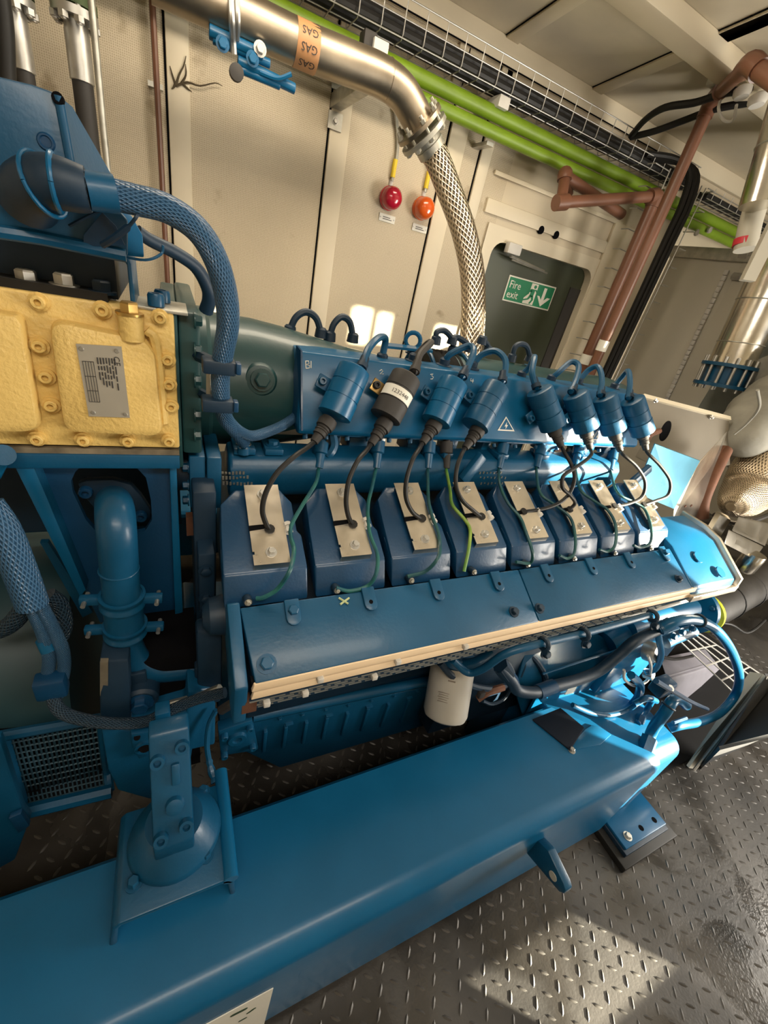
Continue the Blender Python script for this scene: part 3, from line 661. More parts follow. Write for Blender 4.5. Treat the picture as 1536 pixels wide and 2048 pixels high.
# dark side castings left of the first cylinder
for (u0, v0, u1, v1, y, ma) in ((385, 985, 432, 1330, .75, NAVY), (396, 1110, 430, 1235, .70, NAVY)):
    p, q = P(u0, v0, y), P(u1, v1, y); M().bb((p.x, y, min(p.z, q.z)), (q.x, y + .2, max(p.z, q.z))).build('casting', ma, eb, bevel=.004)
for v in (1140, 1195, 1225): M().hexb(P(412, v, .70), -Y1, .010, .008).build('bolt', NAVY, eb)
M().bb(P(372, 1035, .78), P(390, 1060, .80)).build('brass_block', RUST, eb, label='small rusty brown block')
# boss at the left of the exhaust cover
p = P(440, 1245, .60); M().lathe(p + V((-.03, .02, 0)), (1, 0, 0), [(.02, 0), (.035, .012), (.042, .05), (.035, .08)], 18).build('rounded_boss', NAVY, eb)
M().bb(P(392, 1265, .62), P(440, 1375, .66)).build('end_casting', NAVY, eb, bevel=.008)

# ================================================================== cylinder head covers, eight along the bank
S = .1722
Tt = V((0, -.148, -.078)).normalized(); Nn = V((0, -.078 * -1 * -1, .148)).normalized()
Nn = Tt.cross(X1); Nn = Nn if Nn.z > 0 else -Nn
O0 = V((0, .772, 1.176))                                          # top edge of the cap face
def B(x, s, h=0): return V((x, 0, 0)) + O0 + Tt * s + Nn * h
SL = ((O0 - V((0, .612, 1.094))).length)
def bank(u, v, h): return PP(u, v, B(0, 0, h), Nn)
names = ['first', 'second', 'third', 'fourth', 'fifth', 'sixth', 'seventh', 'eighth']
def where(k): return ['first (leftmost)', 'second', 'third', 'fourth', 'fifth', 'sixth', 'seventh', 'eighth (rightmost)'][k] + ' from the left'
hl0 = 'dark blue cylinder head cover with a shiny steel plate, '
hd = thing('cylinder_head_cover', hl0 + where(0), 'engine cover', B(.144, .09, -.02), 'cylinder head covers along the engine')
poly = [(.100, -.005), (.190, -.005), (.212, .030), (.2125, .098), (.220, .108), (.220, SL), (.063, SL), (.066, .10), (.070, .030)]
m = M().prism([B(x, s) for x, s in poly], -Nn * .05)
fb = V((0, .585, 1.035)) 
low = [B(.063, SL), B(.220, SL), V((.220, fb.y, fb.z)), V((.063, fb.y, fb.z))]
m.build('top_face', BLUED, hd, bevel=.004)
M().prism([p + V((0, -.0005, -.001)) for p in low], (0, .06, .02)).build('front_face', BLUED, hd, bevel=.004)
# coil plate with a slot, folded edges
pp_ = [(.117, -.006), (.184, -.006), (.184, .170), (.117, .170), (.117, .150), (.1205, .150), (.1205, .144), (.117, .144), (.117, .100), (.152, .096), (.155, .091), (.152, .086), (.117, .088)]
cp = M().prism([B(x, s, .012) for x, s in pp_], Nn * .0022).build('cover_plate', STEEL, hd, label='shiny stainless plate with a slot')
M().prism([B(.122, .002, 0), B(.180, .002, 0), B(.180, .166, 0), B(.122, .166, 0)], Nn * .0115).build('plate_base', NAVY, hd)
m = M(); m.prism([B(.117, .170, .0142), B(.184, .170, .0142), B(.184, .174, .0), B(.117, .174, .0)], Tt * .0016)
m.prism([B(.184, -.006, .0142), B(.184, .170, .0142), B(.1855, .170, .001), B(.1855, -.006, .001)], X1 * .0012)
m.build('folded_edge', STEEL, cp)
M().prism([B(.116, .0885, .0125), B(.151, .0865, .0125), B(.1535, .091, .0125), B(.151, .0955, .0125), B(.116, .0995, .0125)], Nn * .0006).build('plate_slot', VOID, cp)
for s in (.018, .148): M().hexb(B(.151, s, .0142), Nn, .0075, .009).build('plate_bolt', ZINC, cp)
m = M().tube([B(.190, .086, .012), B(.191, .094, .013)], .0085, 8, sm=False); m.tube([B(.191, .100, .013), B(.192, .108, .014)], .0085, 8, sm=False); m.tube([B(.190, .086, .012), B(.192, .108, .014)], .006, 8, sm=False); m.build('wire_clip', CAPG, hd)
p = V((.103, fb.y - .006, fb.z + .016)); M().cyl(p + V((0, .012, 0)), p + V((0, -.004, .004)), .0085, n=12).build('earth_terminal', NAVY, hd)
M().hexb(p + V((0, -.004, .004)), (0, -1, .3), .0045, .005).build('terminal_bolt', GALV, hd)
heads = [hd]
for k in range(1, 8): heads.append(dup(hd, (S * k, 0, 0), hl0 + where(k)))

# ================================================================== exhaust cover, two panels, strips and grille
ec = thing('exhaust_cover', 'long blue sloping exhaust cover below the cylinder heads', 'engine cover', (.75, .5, .98))
def cv_(u, v, h=0): return PP(u, v, CO + CN * h, CN)
A_, B_ = V((0, .568, 1.051)), V((0, .452, .985))
CT = (B_ - A_).normalized(); CN = CT.cross(X1); CN = CN if CN.z > 0 else -CN; CO = A_
def CB(x, s, h=0): return V((x, 0, 0)) + A_ + CT * s + CN * h
CL = (B_ - A_).length
xs = .755
for (x0, x1) in ((.088, xs), (xs + .003, 1.400)):
    m = M().prism([CB(x0, 0), CB(x1, 0), CB(x1, CL), CB(x0 + (.0 if x0 > .5 else .012), CL)], -CN * .03); m.build('cover_panel', BLUE2, ec, bevel=.003)
# tabs with holes, bolts
def slope(u, v): return PP(u, v, A_, CN)
tabs = [(585, 1225, 1), (738, 1198, 0), (873, 1180, 0), (993, 1163, 0), (1092, 1147, 0), (1181, 1133, 0), (1257, 1121, 0), (1327, 1108, 1)]
for u, v, bolt in tabs:
    c = slope(u, v); s = (c - A_).dot(CT); x = c.x
    pts = [CB(x - .014, s - .024, .0), CB(x + .014, s - .024, .0)] + [CB(x + .014 * math.cos(t), s + .012 + .014 * math.sin(t), 0) for t in [.52 * i for i in range(7)]]
    tb = M().prism(pts, CN * .007).build('bolt_tab', BLUE2, ec, bevel=.002)
    if bolt: M().hexb(CB(x, s - .002, .007), CN, .010, .009, False).build('bolt', BLUE2, tb)
    else: M().cyl(CB(x, s + .008, .0068), CB(x, s + .008, .0074), .0045, n=10).build('bolt_hole', VOID, tb)
for u, v in ((533, 1328), (1027, 1224), (1078, 1217), (1355, 1158)):
    c = slope(u, v); bt = M().hexb(c, CN, .012 if u < 900 else .009, .010).build('bolt', BLUE2 if u < 900 else NAVY, ec)
# end flange on the left
a = CB(.070, .0); m = M().prism([CB(.066, -.004, .004), CB(.088, -.004, .004), CB(.096, CL + .004, .004), CB(.092, CL + .004, -.08), CB(.066, .03, -.1)], X1 * .002)
m = M().prism([(0.066, .575, 1.058), (0.066, .448, .985), (0.066, .452, .885), (0.066, .50, .87), (.066, .64, 1.0)], (.022, 0, 0)); m.build('end_flange', BLUE2, ec, bevel=.003)
# front lip, cream strips
for k, (h0, h1, dy) in enumerate(((.000, .015, .0), (.021, .036, .0))):
    z1, z0 = .984 - h0, .984 - h1
    M().prism([(.098, .4505 - dy, z1), (1.425, .4505 - dy, z1), (1.425, .4485 - dy, z0), (.094, .4485 - dy, z0)], (0, .012, 0)).build('gasket_strip', BEIGE, ec, bevel=.001)
M().bb((.094, .456, .945), (1.42, .47, .984)).build('strip_backing', VOID, ec)
# perforated lower guard: sheet with rows of slots
gd = M().prism([(.092, .449, .944), (1.30, .449, .944), (1.28, .462, .900), (.088, .462, .900)], (0, .006, 0)).build('slotted_guard', NAVY, ec)
sl = None; gsl = M()
for r_ in range(4):
    for k in range(34):
        x = .105 + k * .035 + (.0175 if r_ % 2 else 0); t = (.25 + r_) / 4.1; y, z = .4485 + .013 * t, .944 - .044 * t
        gsl.box((x, y, z), (.027, .003, .0016))
gsl.build('guard_slot', GALV, gd, kind='stuff')
m = M(); m.tube([slope(677, 1196) + CN * .001, slope(696, 1208) + CN * .001], .0022, 5, sm=False); m.tube([slope(698, 1196) + CN * .001, slope(680, 1209) + CN * .001], .0022, 5, sm=False); m.build('chalk_mark', mat('chalk', (.42, .48, .26), .8), ec)
for u, v in ((640, 1357), (795, 1322), (930, 1292), (610, 1385), (748, 1352), (533, 1405)):
    p = P(u, v, .448); M().box(p, (.012, .014, .012)).build('clip', CAPG, ec, bevel=.002)
p = P(497, 1405, .46); M().box(p, (.025, .02, .03)).build('red_corner', RUST, ec)
# sunlit end box at the right
pts = [P(1346, 1095, .565), P(1385, 1062, .60), P(1432, 1066, .60), P(1447, 1100, .565), P(1447, 1155, .48), P(1388, 1180, .452)]
xb = thing('exhaust_end_box', 'bright turquoise end box closing the exhaust cover at the right', 'engine cover', (1.55, .52, 1.0))
xr_ = 1.66
prof = [(.448, .955), (.452, .985), (.568, 1.060), (.62, 1.075), (.70, 1.08), (.70, .955)]
M().prism([(1.405, y, z) for y, z in prof], (xr_ - 1.405, 0, 0)).build('box_shell', BLUE, xb, bevel=.006)
prof2 = [(.436, .945), (.440, .992), (.562, 1.072), (.62, 1.088), (.71, 1.092), (.71, .945)]
M().prism([(xr_, y, z) for y, z in prof2], (.014, 0, 0)).build('end_flange', STEEL, xb, bevel=.002)
M().bb((1.405, .436, .938), (xr_ + .014, .452, .962)).build('lower_flange', STEEL, xb, bevel=.002)
for x, s in ((1.50, .045), (1.57, .105)): 
    m = M(); m.lathe(CB(x, s, .010), CN, [(.020, 0), (.018, .003), (.006, .003)], 20); m.build('dimple', BLUE, xb)

# ================================================================== coolant rail above the heads
cr = thing('coolant_rail', 'blue cast coolant rail running above the head plates', 'rail', (.7, .88, 1.175))
prof = [(.835, 1.125), (.822, 1.15), (.822, 1.195), (.84, 1.222), (.90, 1.232), (.93, 1.2), (.93, 1.13)]
M().prism([(.095, y, z) for y, z in prof], (1.275, 0, 0)).build('rail_body', BLUE2, cr, bevel=.008)
p, q = P(390, 950, .87), P(432, 950, .87)
for (x0, x1, e) in ((.018, .048, .0), (.050, .078, .004)): M().bb((x0, .81 - e, 1.115), (x1, .95, 1.235)).build('flange', BLUE2, cr, bevel=.004)
M().lathe((-.05, .875, 1.175), X1, [(.046, 0), (.046, .07)], 20).build('pipe_stub', NAVY, cr)
for v in (935, 970, 1000): M().hexb(P(378, v, .83), -X1, .009, .010).build('bolt', BLUE2, cr)
for i, (u, w_) in enumerate(((487, .045), (545, .04), (890, .03), (1000, .04), (1085, .03), (1165, .03))):
    x = P(u, 905, .86).x; pdm = M().bb((x - w_ / 2, .84, 1.225), (x + w_ / 2, .90, 1.240)).build('boss', BLUE2, cr, bevel=.003)
    M().hexb((x, .865, 1.240), Z1, .011, .009).build('bolt', BLUE2 if i else ZINC, pdm)
# raised foundry marks
for u in (470, 985):
    m = M()
    for r_, (n, du, v) in enumerate(((7, 7, 946), (8, 7, 955), (9, 7, 967))):
        for k in range(n):
            p = P(u - 25 + k * du + r_ * 1, v + random.uniform(-1, 1), .8215); m.box(p, (.004, .003, random.choice((.004, .007, .007))))
    m.build('foundry_mark', GALV, cr, kind='stuff')
# diagonal clamp straps
for (u0, v0, u1, v1) in ((965, 910, 925, 962), (1300, 935, 1235, 990)):
    p, q = P(u0, v0, .815), P(u1, v1, .80); d = (q - p); n = V((0, -1, 0)); M().box((p + q) / 2, (d.length, .03, .02), (d.normalized(), d.normalized().cross(n).normalized(), n)).build('strap', BLUE2, cr, bevel=.004)
# inlet castings seen between coil box and rail
ic = thing('intake_casting', 'grey and blue intake castings between coil box and coolant rail', 'casting', (.8, .97, 1.25))
M().bb((.20, .93, 1.235), (1.42, 1.05, 1.285)).build('grey_casting', mat('dull_alloy', (.30, .27, .21), .5, .6, .3, 12), ic, bevel=.01)
for u, wd, ma in ((672, .018, BLUE2), (715, .05, BLUE2), (757, .03, ZINC), (830, .05, BLUE2), (905, .025, BLUE2), (970, .03, BLUE), (1030, .05, BLUE2), (1100, .05, BLUE2), (1175, .06, BLUE), (1215, .03, BLUE2)):
    p = P(u, 888 + (u - 670) * .015, .90); M().bb((p.x - wd / 2, .895, p.z - .022), (p.x + wd / 2, .96, p.z + .02)).build('bracket', ma, ic, bevel=.003)
for u in range(610, 1270, 42):
    p = P(u, 868 + (u - 600) * .05, .87); M().sock(p, (0, -.6, -1), .006, .010).build('screw', BLUE2, ic)
M().tube([P(665, 868, .87), P(668, 890, .86), P(662, 905, .85), P(655, 912, .85)], .010, 6).build('strap', BLUE2, ic)

# ================================================================== coil box
def kx(a, b): return a
cb = thing('coil_box', 'long blue coil mounting box with white hand painted numbers', 'box', (.8, .93, 1.35))
F0, F1 = V((.241, .92, 1.435)), V((.241, .85, 1.283))
FD = (F1 - F0).normalized(); FN = FD.cross(X1); FN = FN if FN.y < 0 else -FN
def FB(x, s, h=0): return V((x, F0.y, F0.z)) + FD * s + FN * h
FLn = (F1 - F0).length
def face(u, v, h=0): return PP(u, v, F0 + FN * h, FN)
prof = [(.92, 1.435), (.85, 1.283), (.856, 1.272), (.875, 1.268), (1.0, 1.29), (1.0, 1.435)]
M().prism([(.241, y, z) for y, z in prof], (1.19, 0, 0)).build('box_body', BLUE, cb, bevel=.004)
M().prism([(.236, .925, 1.445), (.245, .918, 1.437), (.245, .848, 1.283), (.236, .93, 1.29)], (.004, 0, 0)).build('end_lip', BLUED, cb)
def strokes(m, pts, r=.0011): m.tube([face(u, v, .001) for u, v in pts], r, 5, sm=False)
m = M()
strokes(m, [(611, 722), (612, 737)]); strokes(m, [(611, 722), (617, 722), (618, 727), (612, 729), (619, 731), (619, 736), (612, 737)]); strokes(m, [(622, 722), (622, 736)])
strokes(m, [(759, 742), (763, 739), (766, 742), (760, 748), (767, 748)], .0010)
strokes(m, [(861, 749), (866, 748), (863, 752), (867, 754), (865, 758), (861, 758)], .0010)
strokes(m, [(942, 757), (941, 762), (947, 762)], .0009); strokes(m, [(946, 758), (945, 766)], .0009)
m.build('painted_numbers', WHITE, cb)
for (u, v, w_) in ((1012, 850, 17), (1195, 872, 12), (895, 848, 12)):
    tri = [face(u, v - w_ * 1.0, .0006), face(u + w_, v + w_ * .75, .0006), face(u - w_, v + w_ * .65, .0006)]
    tg = M().prism(tri, FN * .0006).build('hazard_triangle', WHITE if u != 895 else BLUE, cb, label='triangular warning sticker with a lightning bolt')
    c = face(u, v, .0009); k = (tri[1] - tri[2]).length / 2
    if u != 895: 
        m = M().prism([tri[0].lerp(c, .22) + FN * .001, tri[1].lerp(c, .22) + FN * .001, tri[2].lerp(c, .22) + FN * .001], FN * .0004); g2 = m.build('inner_field', BLUE, tg)
        m = M().prism([face(u + 2, v - 6, .0025), face(u - 3, v + 3, .0025), face(u, v + 3, .0025), face(u - 1, v + 8, .0025), face(u + 4, v, .0025), face(u + 1, v, .0025)], FN * .0004); m.build('lightning_bolt', WHITE, tg)
M().bb((.28, .872, 1.263), (1.40, .93, 1.27)).build('lower_flange', BLUE, cb)

# ================================================================== ignition coils
coils = [((710, 737), (668, 832)), ((814, 752), (770, 836)), ((909, 763), (871, 845)), ((994, 773), (949, 853)), ((1078, 779), (1107, 854)), ((1150, 787), (1174, 858)), ((1208, 793), (1228, 863)), ((1264, 799), (1286, 865))]
tops = [[(725, 733), (737, 698), (757, 676), (771, 679), (764, 716)], [(832, 740), (840, 709), (862, 686), (852, 690), (828, 716)], [(928, 750), (947, 705), (937, 692), (900, 709), (889, 725)],
        [(1007, 760), (1011, 722), (991, 702), (964, 709), (945, 730)], [(1072, 773), (1064, 745), (1069, 714), (1058, 735), (1043, 750)], [(1142, 781), (1152, 759), (1157, 732), (1142, 724), (1118, 744), (1103, 757)],
        [(1200, 788), (1204, 759), (1196, 734), (1177, 740), (1157, 763)], [(1257, 794), (1260, 767), (1256, 742), (1243, 755), (1229, 773)]]
clab = ['blue ignition coil beside the painted B1, leftmost', 'black ignition coil with a white number label, second from the left', 'blue ignition coil just right of the black one', 'blue ignition coil fourth from the left, last one leaning left',
        'blue ignition coil fifth from the left, first one leaning right', 'blue ignition coil sixth from the left', 'blue ignition coil seventh from the left, second from the right end', 'blue ignition coil at the right end of the row']
RC = .036
for k, ((u0, v0), (u1, v1)) in enumerate(coils):
    a, b = face(u0, v0, .046), face(u1, v1, .046); ax = (b - a).normalized(); Lc = (b - a).length
    ma = BLACKM if k == 1 else (BLUE if k < 3 else BLUE2)
    t = thing('ignition_coil', clab[k], 'ignition coil', (a + b) / 2, 'ignition coils on the coil box')
    prof = [(RC * .86, 0), (RC * .97, .003), (RC, .008), (RC, Lc * .34), (RC * .97, Lc * .345), (RC * .97, Lc * .36), (RC, Lc * .365), (RC, Lc * .63), (RC * .965, Lc * .635), (RC * .965, Lc * .65), (RC * 1.03, Lc * .655), (RC * 1.03, Lc * .985), (RC * .9, Lc)]
    M().lathe(a, ax, prof, 32).build('body', ma, t)
    side = ax.cross(FN).normalized(); side = side if side.x < 0 else -side
    c = a.lerp(b, .5) + side * (RC + .006) - FN * .020
    br = M().box(c, (.036, .030, .006), (side, ax, FN)).build('bracket', YLAB if k == 1 else BLUE2, t, bevel=.002, label='brass coloured bracket' if k == 1 else None)
    if k == 1: br.data.materials[0] = mat('brass_bracket', (.42, .27, .10), .35, .8)
    M().sock(c + side * .008 + FN * .003, FN, .009, .010).build('bracket_screw', BLACKM if k == 1 else BLUE2, br)
    M().cyl(a.lerp(b, .35) - FN * RC * .8, a.lerp(b, .35) - FN * .052, .014, n=10).build('stand_off', ma, t)
    # boot at the lower end
    sx = -.45 if k < 4 else .2
    bp = b - side * -RC * .35
    if k == 1:
        m = M(); n2 = (CAM - a.lerp(b, .5)); n2 = (n2 - ax * n2.dot(ax)).normalized(); s2 = ax.cross(n2)
        c = a.lerp(b, .5); vs = []; fs = []; NB = 12
        for i in range(NB + 1):
            an = math.radians(-75 + 150 * i / NB); n = n2 * math.cos(an) + s2 * math.sin(an)
            for q in (-.013, .013): vs.append(c + ax * q + n * RC * 1.012)
        fs = [(2 * i, 2 * i + 1, 2 * i + 3, 2 * i + 2) for i in range(NB)]
        m.add(vs, fs); lb = m.build('number_label', WHITE, t, label='white label with printed digits')
        m = M(); tdir = s2 if s2.x > 0 else -s2
        for i, ch in enumerate('1232448'):
            an = math.radians((-22 + 10 * i) * (1 if s2.x > 0 else -1)); n = n2 * math.cos(an) + s2 * math.sin(an); td = (-n2 * math.sin(an) + s2 * math.cos(an)) * (1 if s2.x > 0 else -1)
            up = -ax
            m.text(ch, c + n * RC * 1.03 - td * .003 - up * .005, td, up, .013, 0)
        m.build('lettering', BLACKM, lb)
    # top lead to the gland in the box top
    pts = tops[k]; hh = [.046, .03, .0, -.03, -.05] if len(pts) == 5 else [.046, .03, .01, -.01, -.03, -.05]
    M().tube([a + (face(*pts[0], .046) - a) * .9] + [face(u, v, h) for (u, v), h in zip(pts, hh)], .0085, 9).build('top_lead', BLUE2 if k != 1 else BLACKM, t)
    g = face(*pts[-1], -.05); M().lathe(g - Z1 * .012, Z1, [(.022, 0), (.022, .006), (.014, .008), (.014, .02), (.010, .024)], 12).build('gland', NAVY, t)
    tp = a + (face(*pts[0], .046) - a) * .9
    M().lathe(tp + ax * .004, face(*pts[1], .03) - tp, [(.013, 0), (.013, .012), (.0105, .013), (.0105, .03)], 10).build('lead_socket', NAVY if k != 1 else BLACKM, t)

# ------------------------------------------------------------------ ignition leads (black) and earth cables
leads = [[(655, 845), (628, 884), (612, 897), (590, 912), (555, 945), (532, 985), (525, 1020), (531, 1045), (539, 1060)],
 [(769, 848), (742, 888), (732, 902), (715, 922), (698, 960), (692, 1000), (696, 1030), (705, 1050)],
 [(869, 850), (845, 886), (838, 898), (825, 920), (813, 960), (812, 995), (824, 1023), (843, 1038)],
 [(956, 860), (930, 896), (924, 907), (914, 935), (912, 970), (924, 1000), (945, 1020), (962, 1034)],
 [(1108, 860), (1123, 894), (1129, 905), (1142, 928), (1149, 955), (1140, 985), (1118, 1006), (1085, 1018), (1046, 1024)],
 [(1172, 865), (1181, 898), (1183, 908), (1172, 920), (1148, 937), (1127, 952), (1125, 975), (1140, 990), (1150, 1006), (1138, 1020)],
 [(1229, 868), (1241, 902), (1247, 910), (1273, 933), (1290, 963), (1284, 993), (1258, 1007), (1228, 1013)],
 [(1285, 868), (1292, 900), (1297, 908), (1321, 932), (1340, 962), (1336, 990), (1310, 1002), (1287, 1010)]]
for k, L_ in enumerate(leads):
    n = len(L_); t = thing('ignition_lead', 'black ignition lead curving down to the %s head plate from the left' % names[k], 'cable', face(*L_[0], .046), 'ignition leads')
    p0, p1 = face(*L_[0], .046), face(*L_[1], .055)
    d = (p1 - p0); ln = d.length
    M().lathe(p0 - d * .15, d, [(.018, 0), (.0205, ln * .2), (.019, ln * .42), (.015, ln * .44), (.0155, ln * .52), (.0138, ln * .54), (.0155, ln * .62), (.0138, ln * .64), (.0145, ln * .8), (.011, ln * .82), (.009, ln * 1.15)], 16).build('boot', BLACKM, t)
    pts = [p1]
    yend = bank(*L_[-1], .012); y0 = p1.y
    for i in range(2, n):
        u, v = L_[i]; f_ = (i - 1) / (n - 2); y = y0 + (yend.y - y0) * f_ - .035 * math.sin(math.pi * f_)
        pts.append(P(u, v, y) if i < n - 1 else yend)
    M().tube(pts, .0052, 9, 6).build('cable', BLACK, t)
    M().tube([yend - Nn * .006, yend + Nn * .006], .010, 10, sm=False).build('grommet', BLACK, t)
earth = [[(645, 872), (637, 937), (632, 965), (605, 1010), (583, 1050), (582, 1075), (588, 1100), (580, 1140), (555, 1178), (527, 1195), (513, 1197)],
 [(758, 868), (752, 937), (745, 970), (736, 1010), (737, 1050), (742, 1075), (755, 1110), (752, 1148), (735, 1172), (700, 1182), (672, 1176)],
 [(860, 870), (855, 937), (857, 1000), (865, 1035), (875, 1060), (880, 1090), (875, 1118), (850, 1143), (815, 1153)],
 [(893, 870), (892, 937), (900, 980), (905, 1010), (930, 1040), (940, 1060), (938, 1095), (928, 1143)],
 [(1010, 875), (997, 937), (1000, 970), (1015, 1005), (1040, 1035), (1051, 1062), (1065, 1105), (1060, 1126), (1032, 1124)],
 [(1085, 880), (1072, 935), (1080, 985), (1110, 1010), (1140, 1035), (1150, 1070), (1149, 1106), (1135, 1117), (1119, 1111)],
 [(1160, 885), (1150, 930), (1160, 978), (1190, 1003), (1215, 1020), (1231, 1050), (1230, 1090), (1215, 1103), (1199, 1099)],
 [(1228, 895), (1220, 940), (1235, 985), (1270, 1005), (1290, 1020), (1302, 1055), (1300, 1086), (1280, 1095), (1267, 1091)]]
for k, L_ in enumerate(earth):
    n = len(L_); yel = k == 3
    t = thing('earth_cable', ('unpainted green and yellow earth cable with a black plug, at the fourth cylinder' if yel else 'thin painted blue green earth cable dropping to the %s cylinder from the left' % names[k]), 'cable', P(*L_[0], .87), 'earth cables')
    p0, p1 = P(*L_[0], .88), P(*L_[1], .83); d = p1 - p0; ln = d.length
    M().lathe(p0, d, [(.010, 0), (.010, ln * .2), (.0175, ln * .22), (.0175, ln * .55), (.0125, ln * .58), (.0105, ln)], 12).build('plug', BLACKM if yel else BLUE2, t)
    pts = [p1]
    for i in range(2, n):
        u, v = L_[i]; q = bank(u, v, .020 if i < n - 3 else .014)
        if q.y > .80: q = P(u, v, .80)
        if q.y < .60: q = P(u, v, .572 if i < n - 1 else .577)
        pts.append(q)
    M().tube(pts, .0042, 8, 6).build('wire', EGYL if yel else (EBLU if k in (2, 4, 5, 6, 7) else EGRN), t)

# ================================================================== charge air pipe in the vee
cpz = thing('charge_air_pipe', 'wide dark green charge air pipe with a bolted flange', 'pipe', (.3, 1.05, 1.32))
ax_ = V((.06, 1.05, 1.318))
M().lathe(ax_, X1, [(.147, 0), (.147, .10), (.140, .17), (.115, .33), (.10, .50), (.098, .62)], 40).build('diffuser', GREEN, cpz)
M().bb((.008, .80, 1.245), (.042, 1.2, 1.497)).build('flange_plate', GREEN, cpz, bevel=.006)
M().bb((-.02, .79, 1.22), (.008, 1.2, 1.492)).build('rear_flange', GREEN, cpz, bevel=.004)
M().lathe((.040, 1.05, 1.318), X1, [(.155, 0), (.155, .022), (.147, .03)], 40).build('collar', GREEN, cpz)
p = P(522, 767, .915); bp_ = M().lathe(p + V((0, .03, 0)), (-.05, -1, .25), [(.036, 0), (.036, .028), (.030, .036), (.022, .037), (.021, .040)], 24).build('boss', GREEN, cpz)
M().hexb(p + V((0, -.008, .01)), (-.05, -1, .25), .016, .014).build('bolt', GREEN, bp_)
for v in (640, 700, 760, 830, 870): M().hexb(P(388, v, .80), X1, .009, .010).build('bolt', GREEN, cpz)
z2 = 1.345
M().lathe((.66, 1.09, z2), X1, [(.098, 0)] + [(.098 + (.012 if i % 2 else 0), .008 * i) for i in range(1, 12)] + [(.098, .10)], 32).build('rubber_bellows', BLACK, cpz)
M().lathe((.74, 1.09, z2), X1, [(.104, 0), (.104, .7), (.09, .8), (.05, .84)], 32).build('rear_pipe', GREEN, cpz)
for x in (.645, .775): M().ring((x, 1.09, z2), X1, .108, .006, 28).build('hose_clamp', BLUE2, cpz)
p = P(825, 700, 1.06); m = M().ring(P(826, 681, 1.06), (.5, 1, 0), .020, .006, 16); m.build('eye_bolt', BLUE, cpz)
M().hexb(P(824, 700, 1.06) - Z1 * .01, Z1, .012, .014).build('eye_bolt_base', BLUE2, cpz)
M().prism([P(775, 690, 1.05), P(860, 700, 1.05), P(865, 706, 1.0), P(775, 697, 1.0)], (0, 0, .006)).build('blue_strip', BLUE, cpz)
# leads looping over the pipe
hoop = [[(580, 660), (592, 635), (612, 624), (632, 636), (642, 665)], [(660, 672), (668, 648), (684, 634), (700, 645), (706, 675)], [(872, 680), (874, 664), (890, 662), (905, 680), (905, 700)], [(905, 680), (912, 674), (930, 684), (940, 696)],
        [(965, 680), (975, 690), (976, 700)], [(1024, 715), (1030, 694), (1042, 688), (1054, 694), (1060, 715)]]
for k, h in enumerate(hoop):
    t = tag(M().tube([P(u, v, 1.10) for u, v in h], .0085, 8).build('rear_lead', NAVY), ['black lead loop farthest left above the green pipe', 'second black lead loop above the green pipe', 'tall lead loop by the foot of the braided hose', 'short lead arch beside the braided hose foot', 'small lead end right of the braided hose', 'thin lead loop in front of the exit door'][k], 'cable', 'rear bank leads')
    for e in (0, -1): M().lathe(P(*h[e], 1.10) - Z1 * .012, Z1, [(.016, 0), (.014, .02), (.010, .024)], 10).build('socket', NAVY, t)
M().prism([P(975, 722, 1.12), P(1040, 735, 1.12), P(1040, 742, 1.12), P(975, 730, 1.12)], (0, .02, .004)).build('blue_strip', BLUE, cpz)
M().prism([P(1055, 733, 1.12), P(1092, 740, 1.12), P(1092, 748, 1.12), P(1055, 742, 1.12)], (0, .02, .004)).build('blue_strip', BLUE, cpz)
# ================================================================== yellow cooler cover, left
YY = .78
yc = thing('cooler_cover', 'yellow cast cover with rounded raised panels and a riveted data plate', 'engine cover', P(180, 740, YY))
zt, zb2 = 1.493, 1.262
xl_ = -.62; xr2 = .003
M().bb((xl_, YY, zb2 + .003), (xr2, YY + .05, zt)).build('base_plate', YEL, yc, bevel=.004)
def pad(pts, h, r=.012):
    q = [P(u, v, YY) for u, v in pts]; q = spline([q[-1].lerp(q[0], .5)] + q + [q[-1].lerp(q[0], .5)], 3)[:-1] if False else q
    out = []
    n = len(q)
    for i in range(n):
        a, b, c = q[i - 1], q[i], q[(i + 1) % n]
        d1, d2 = (a - b), (c - b); k = min(r * 1.8, d1.length * .4, d2.length * .4)
        s, e = b + d1.normalized() * k, b + d2.normalized() * k
        for j in range(5): t = j / 4; out.append(s * (1 - t) ** 2 + b * 2 * t * (1 - t) + e * t * t)
    cen = sum(out, V((0, 0, 0))) / len(out); m = M(); L = []
    for sc, hh in ((1.0, 0), (.985, h * .5), (.955, h * .9), (.91, h)):
        L.append([cen + (p - cen) * sc - Y1 * hh for p in out])
    N_ = len(out); vs = [p for l in L for p in l]; fs = []
    for l in range(3):
        for i in range(N_): j = (i + 1) % N_; fs.append((l * N_ + i, l * N_ + j, (l + 1) * N_ + j, (l + 1) * N_ + i))
    fs.append(tuple(3 * N_ + i for i in range(N_))); return m.add(vs, fs)
pad([(98, 632), (290, 672), (312, 700), (328, 868), (130, 858)], .022).build('raised_panel', YEL, yc)
pad([(-140, 600), (42, 625), (52, 640), (88, 858), (-160, 862)], .022).build('raised_panel', YEL, yc)
M().tube([P(292, 660, YY - .004), P(312, 690, YY - .004), P(328, 845, YY - .004)], .008, 8).build('edge_rib', YEL, yc)
for u, v in ((78, 603), (205, 619), (320, 634), (80, 691), (335, 718), (93, 752), (338, 767), (103, 809), (342, 811), (75, 876), (167, 878), (256, 880), (338, 880)):
    p = P(u, v, YY); 
    m = M().lathe(p, -Y1, [(.0125, 0), (.0125, .004)], 16); m.sock(p - Y1 * .004, -Y1, .009, .008); m.build('socket_screw', YEL, yc)
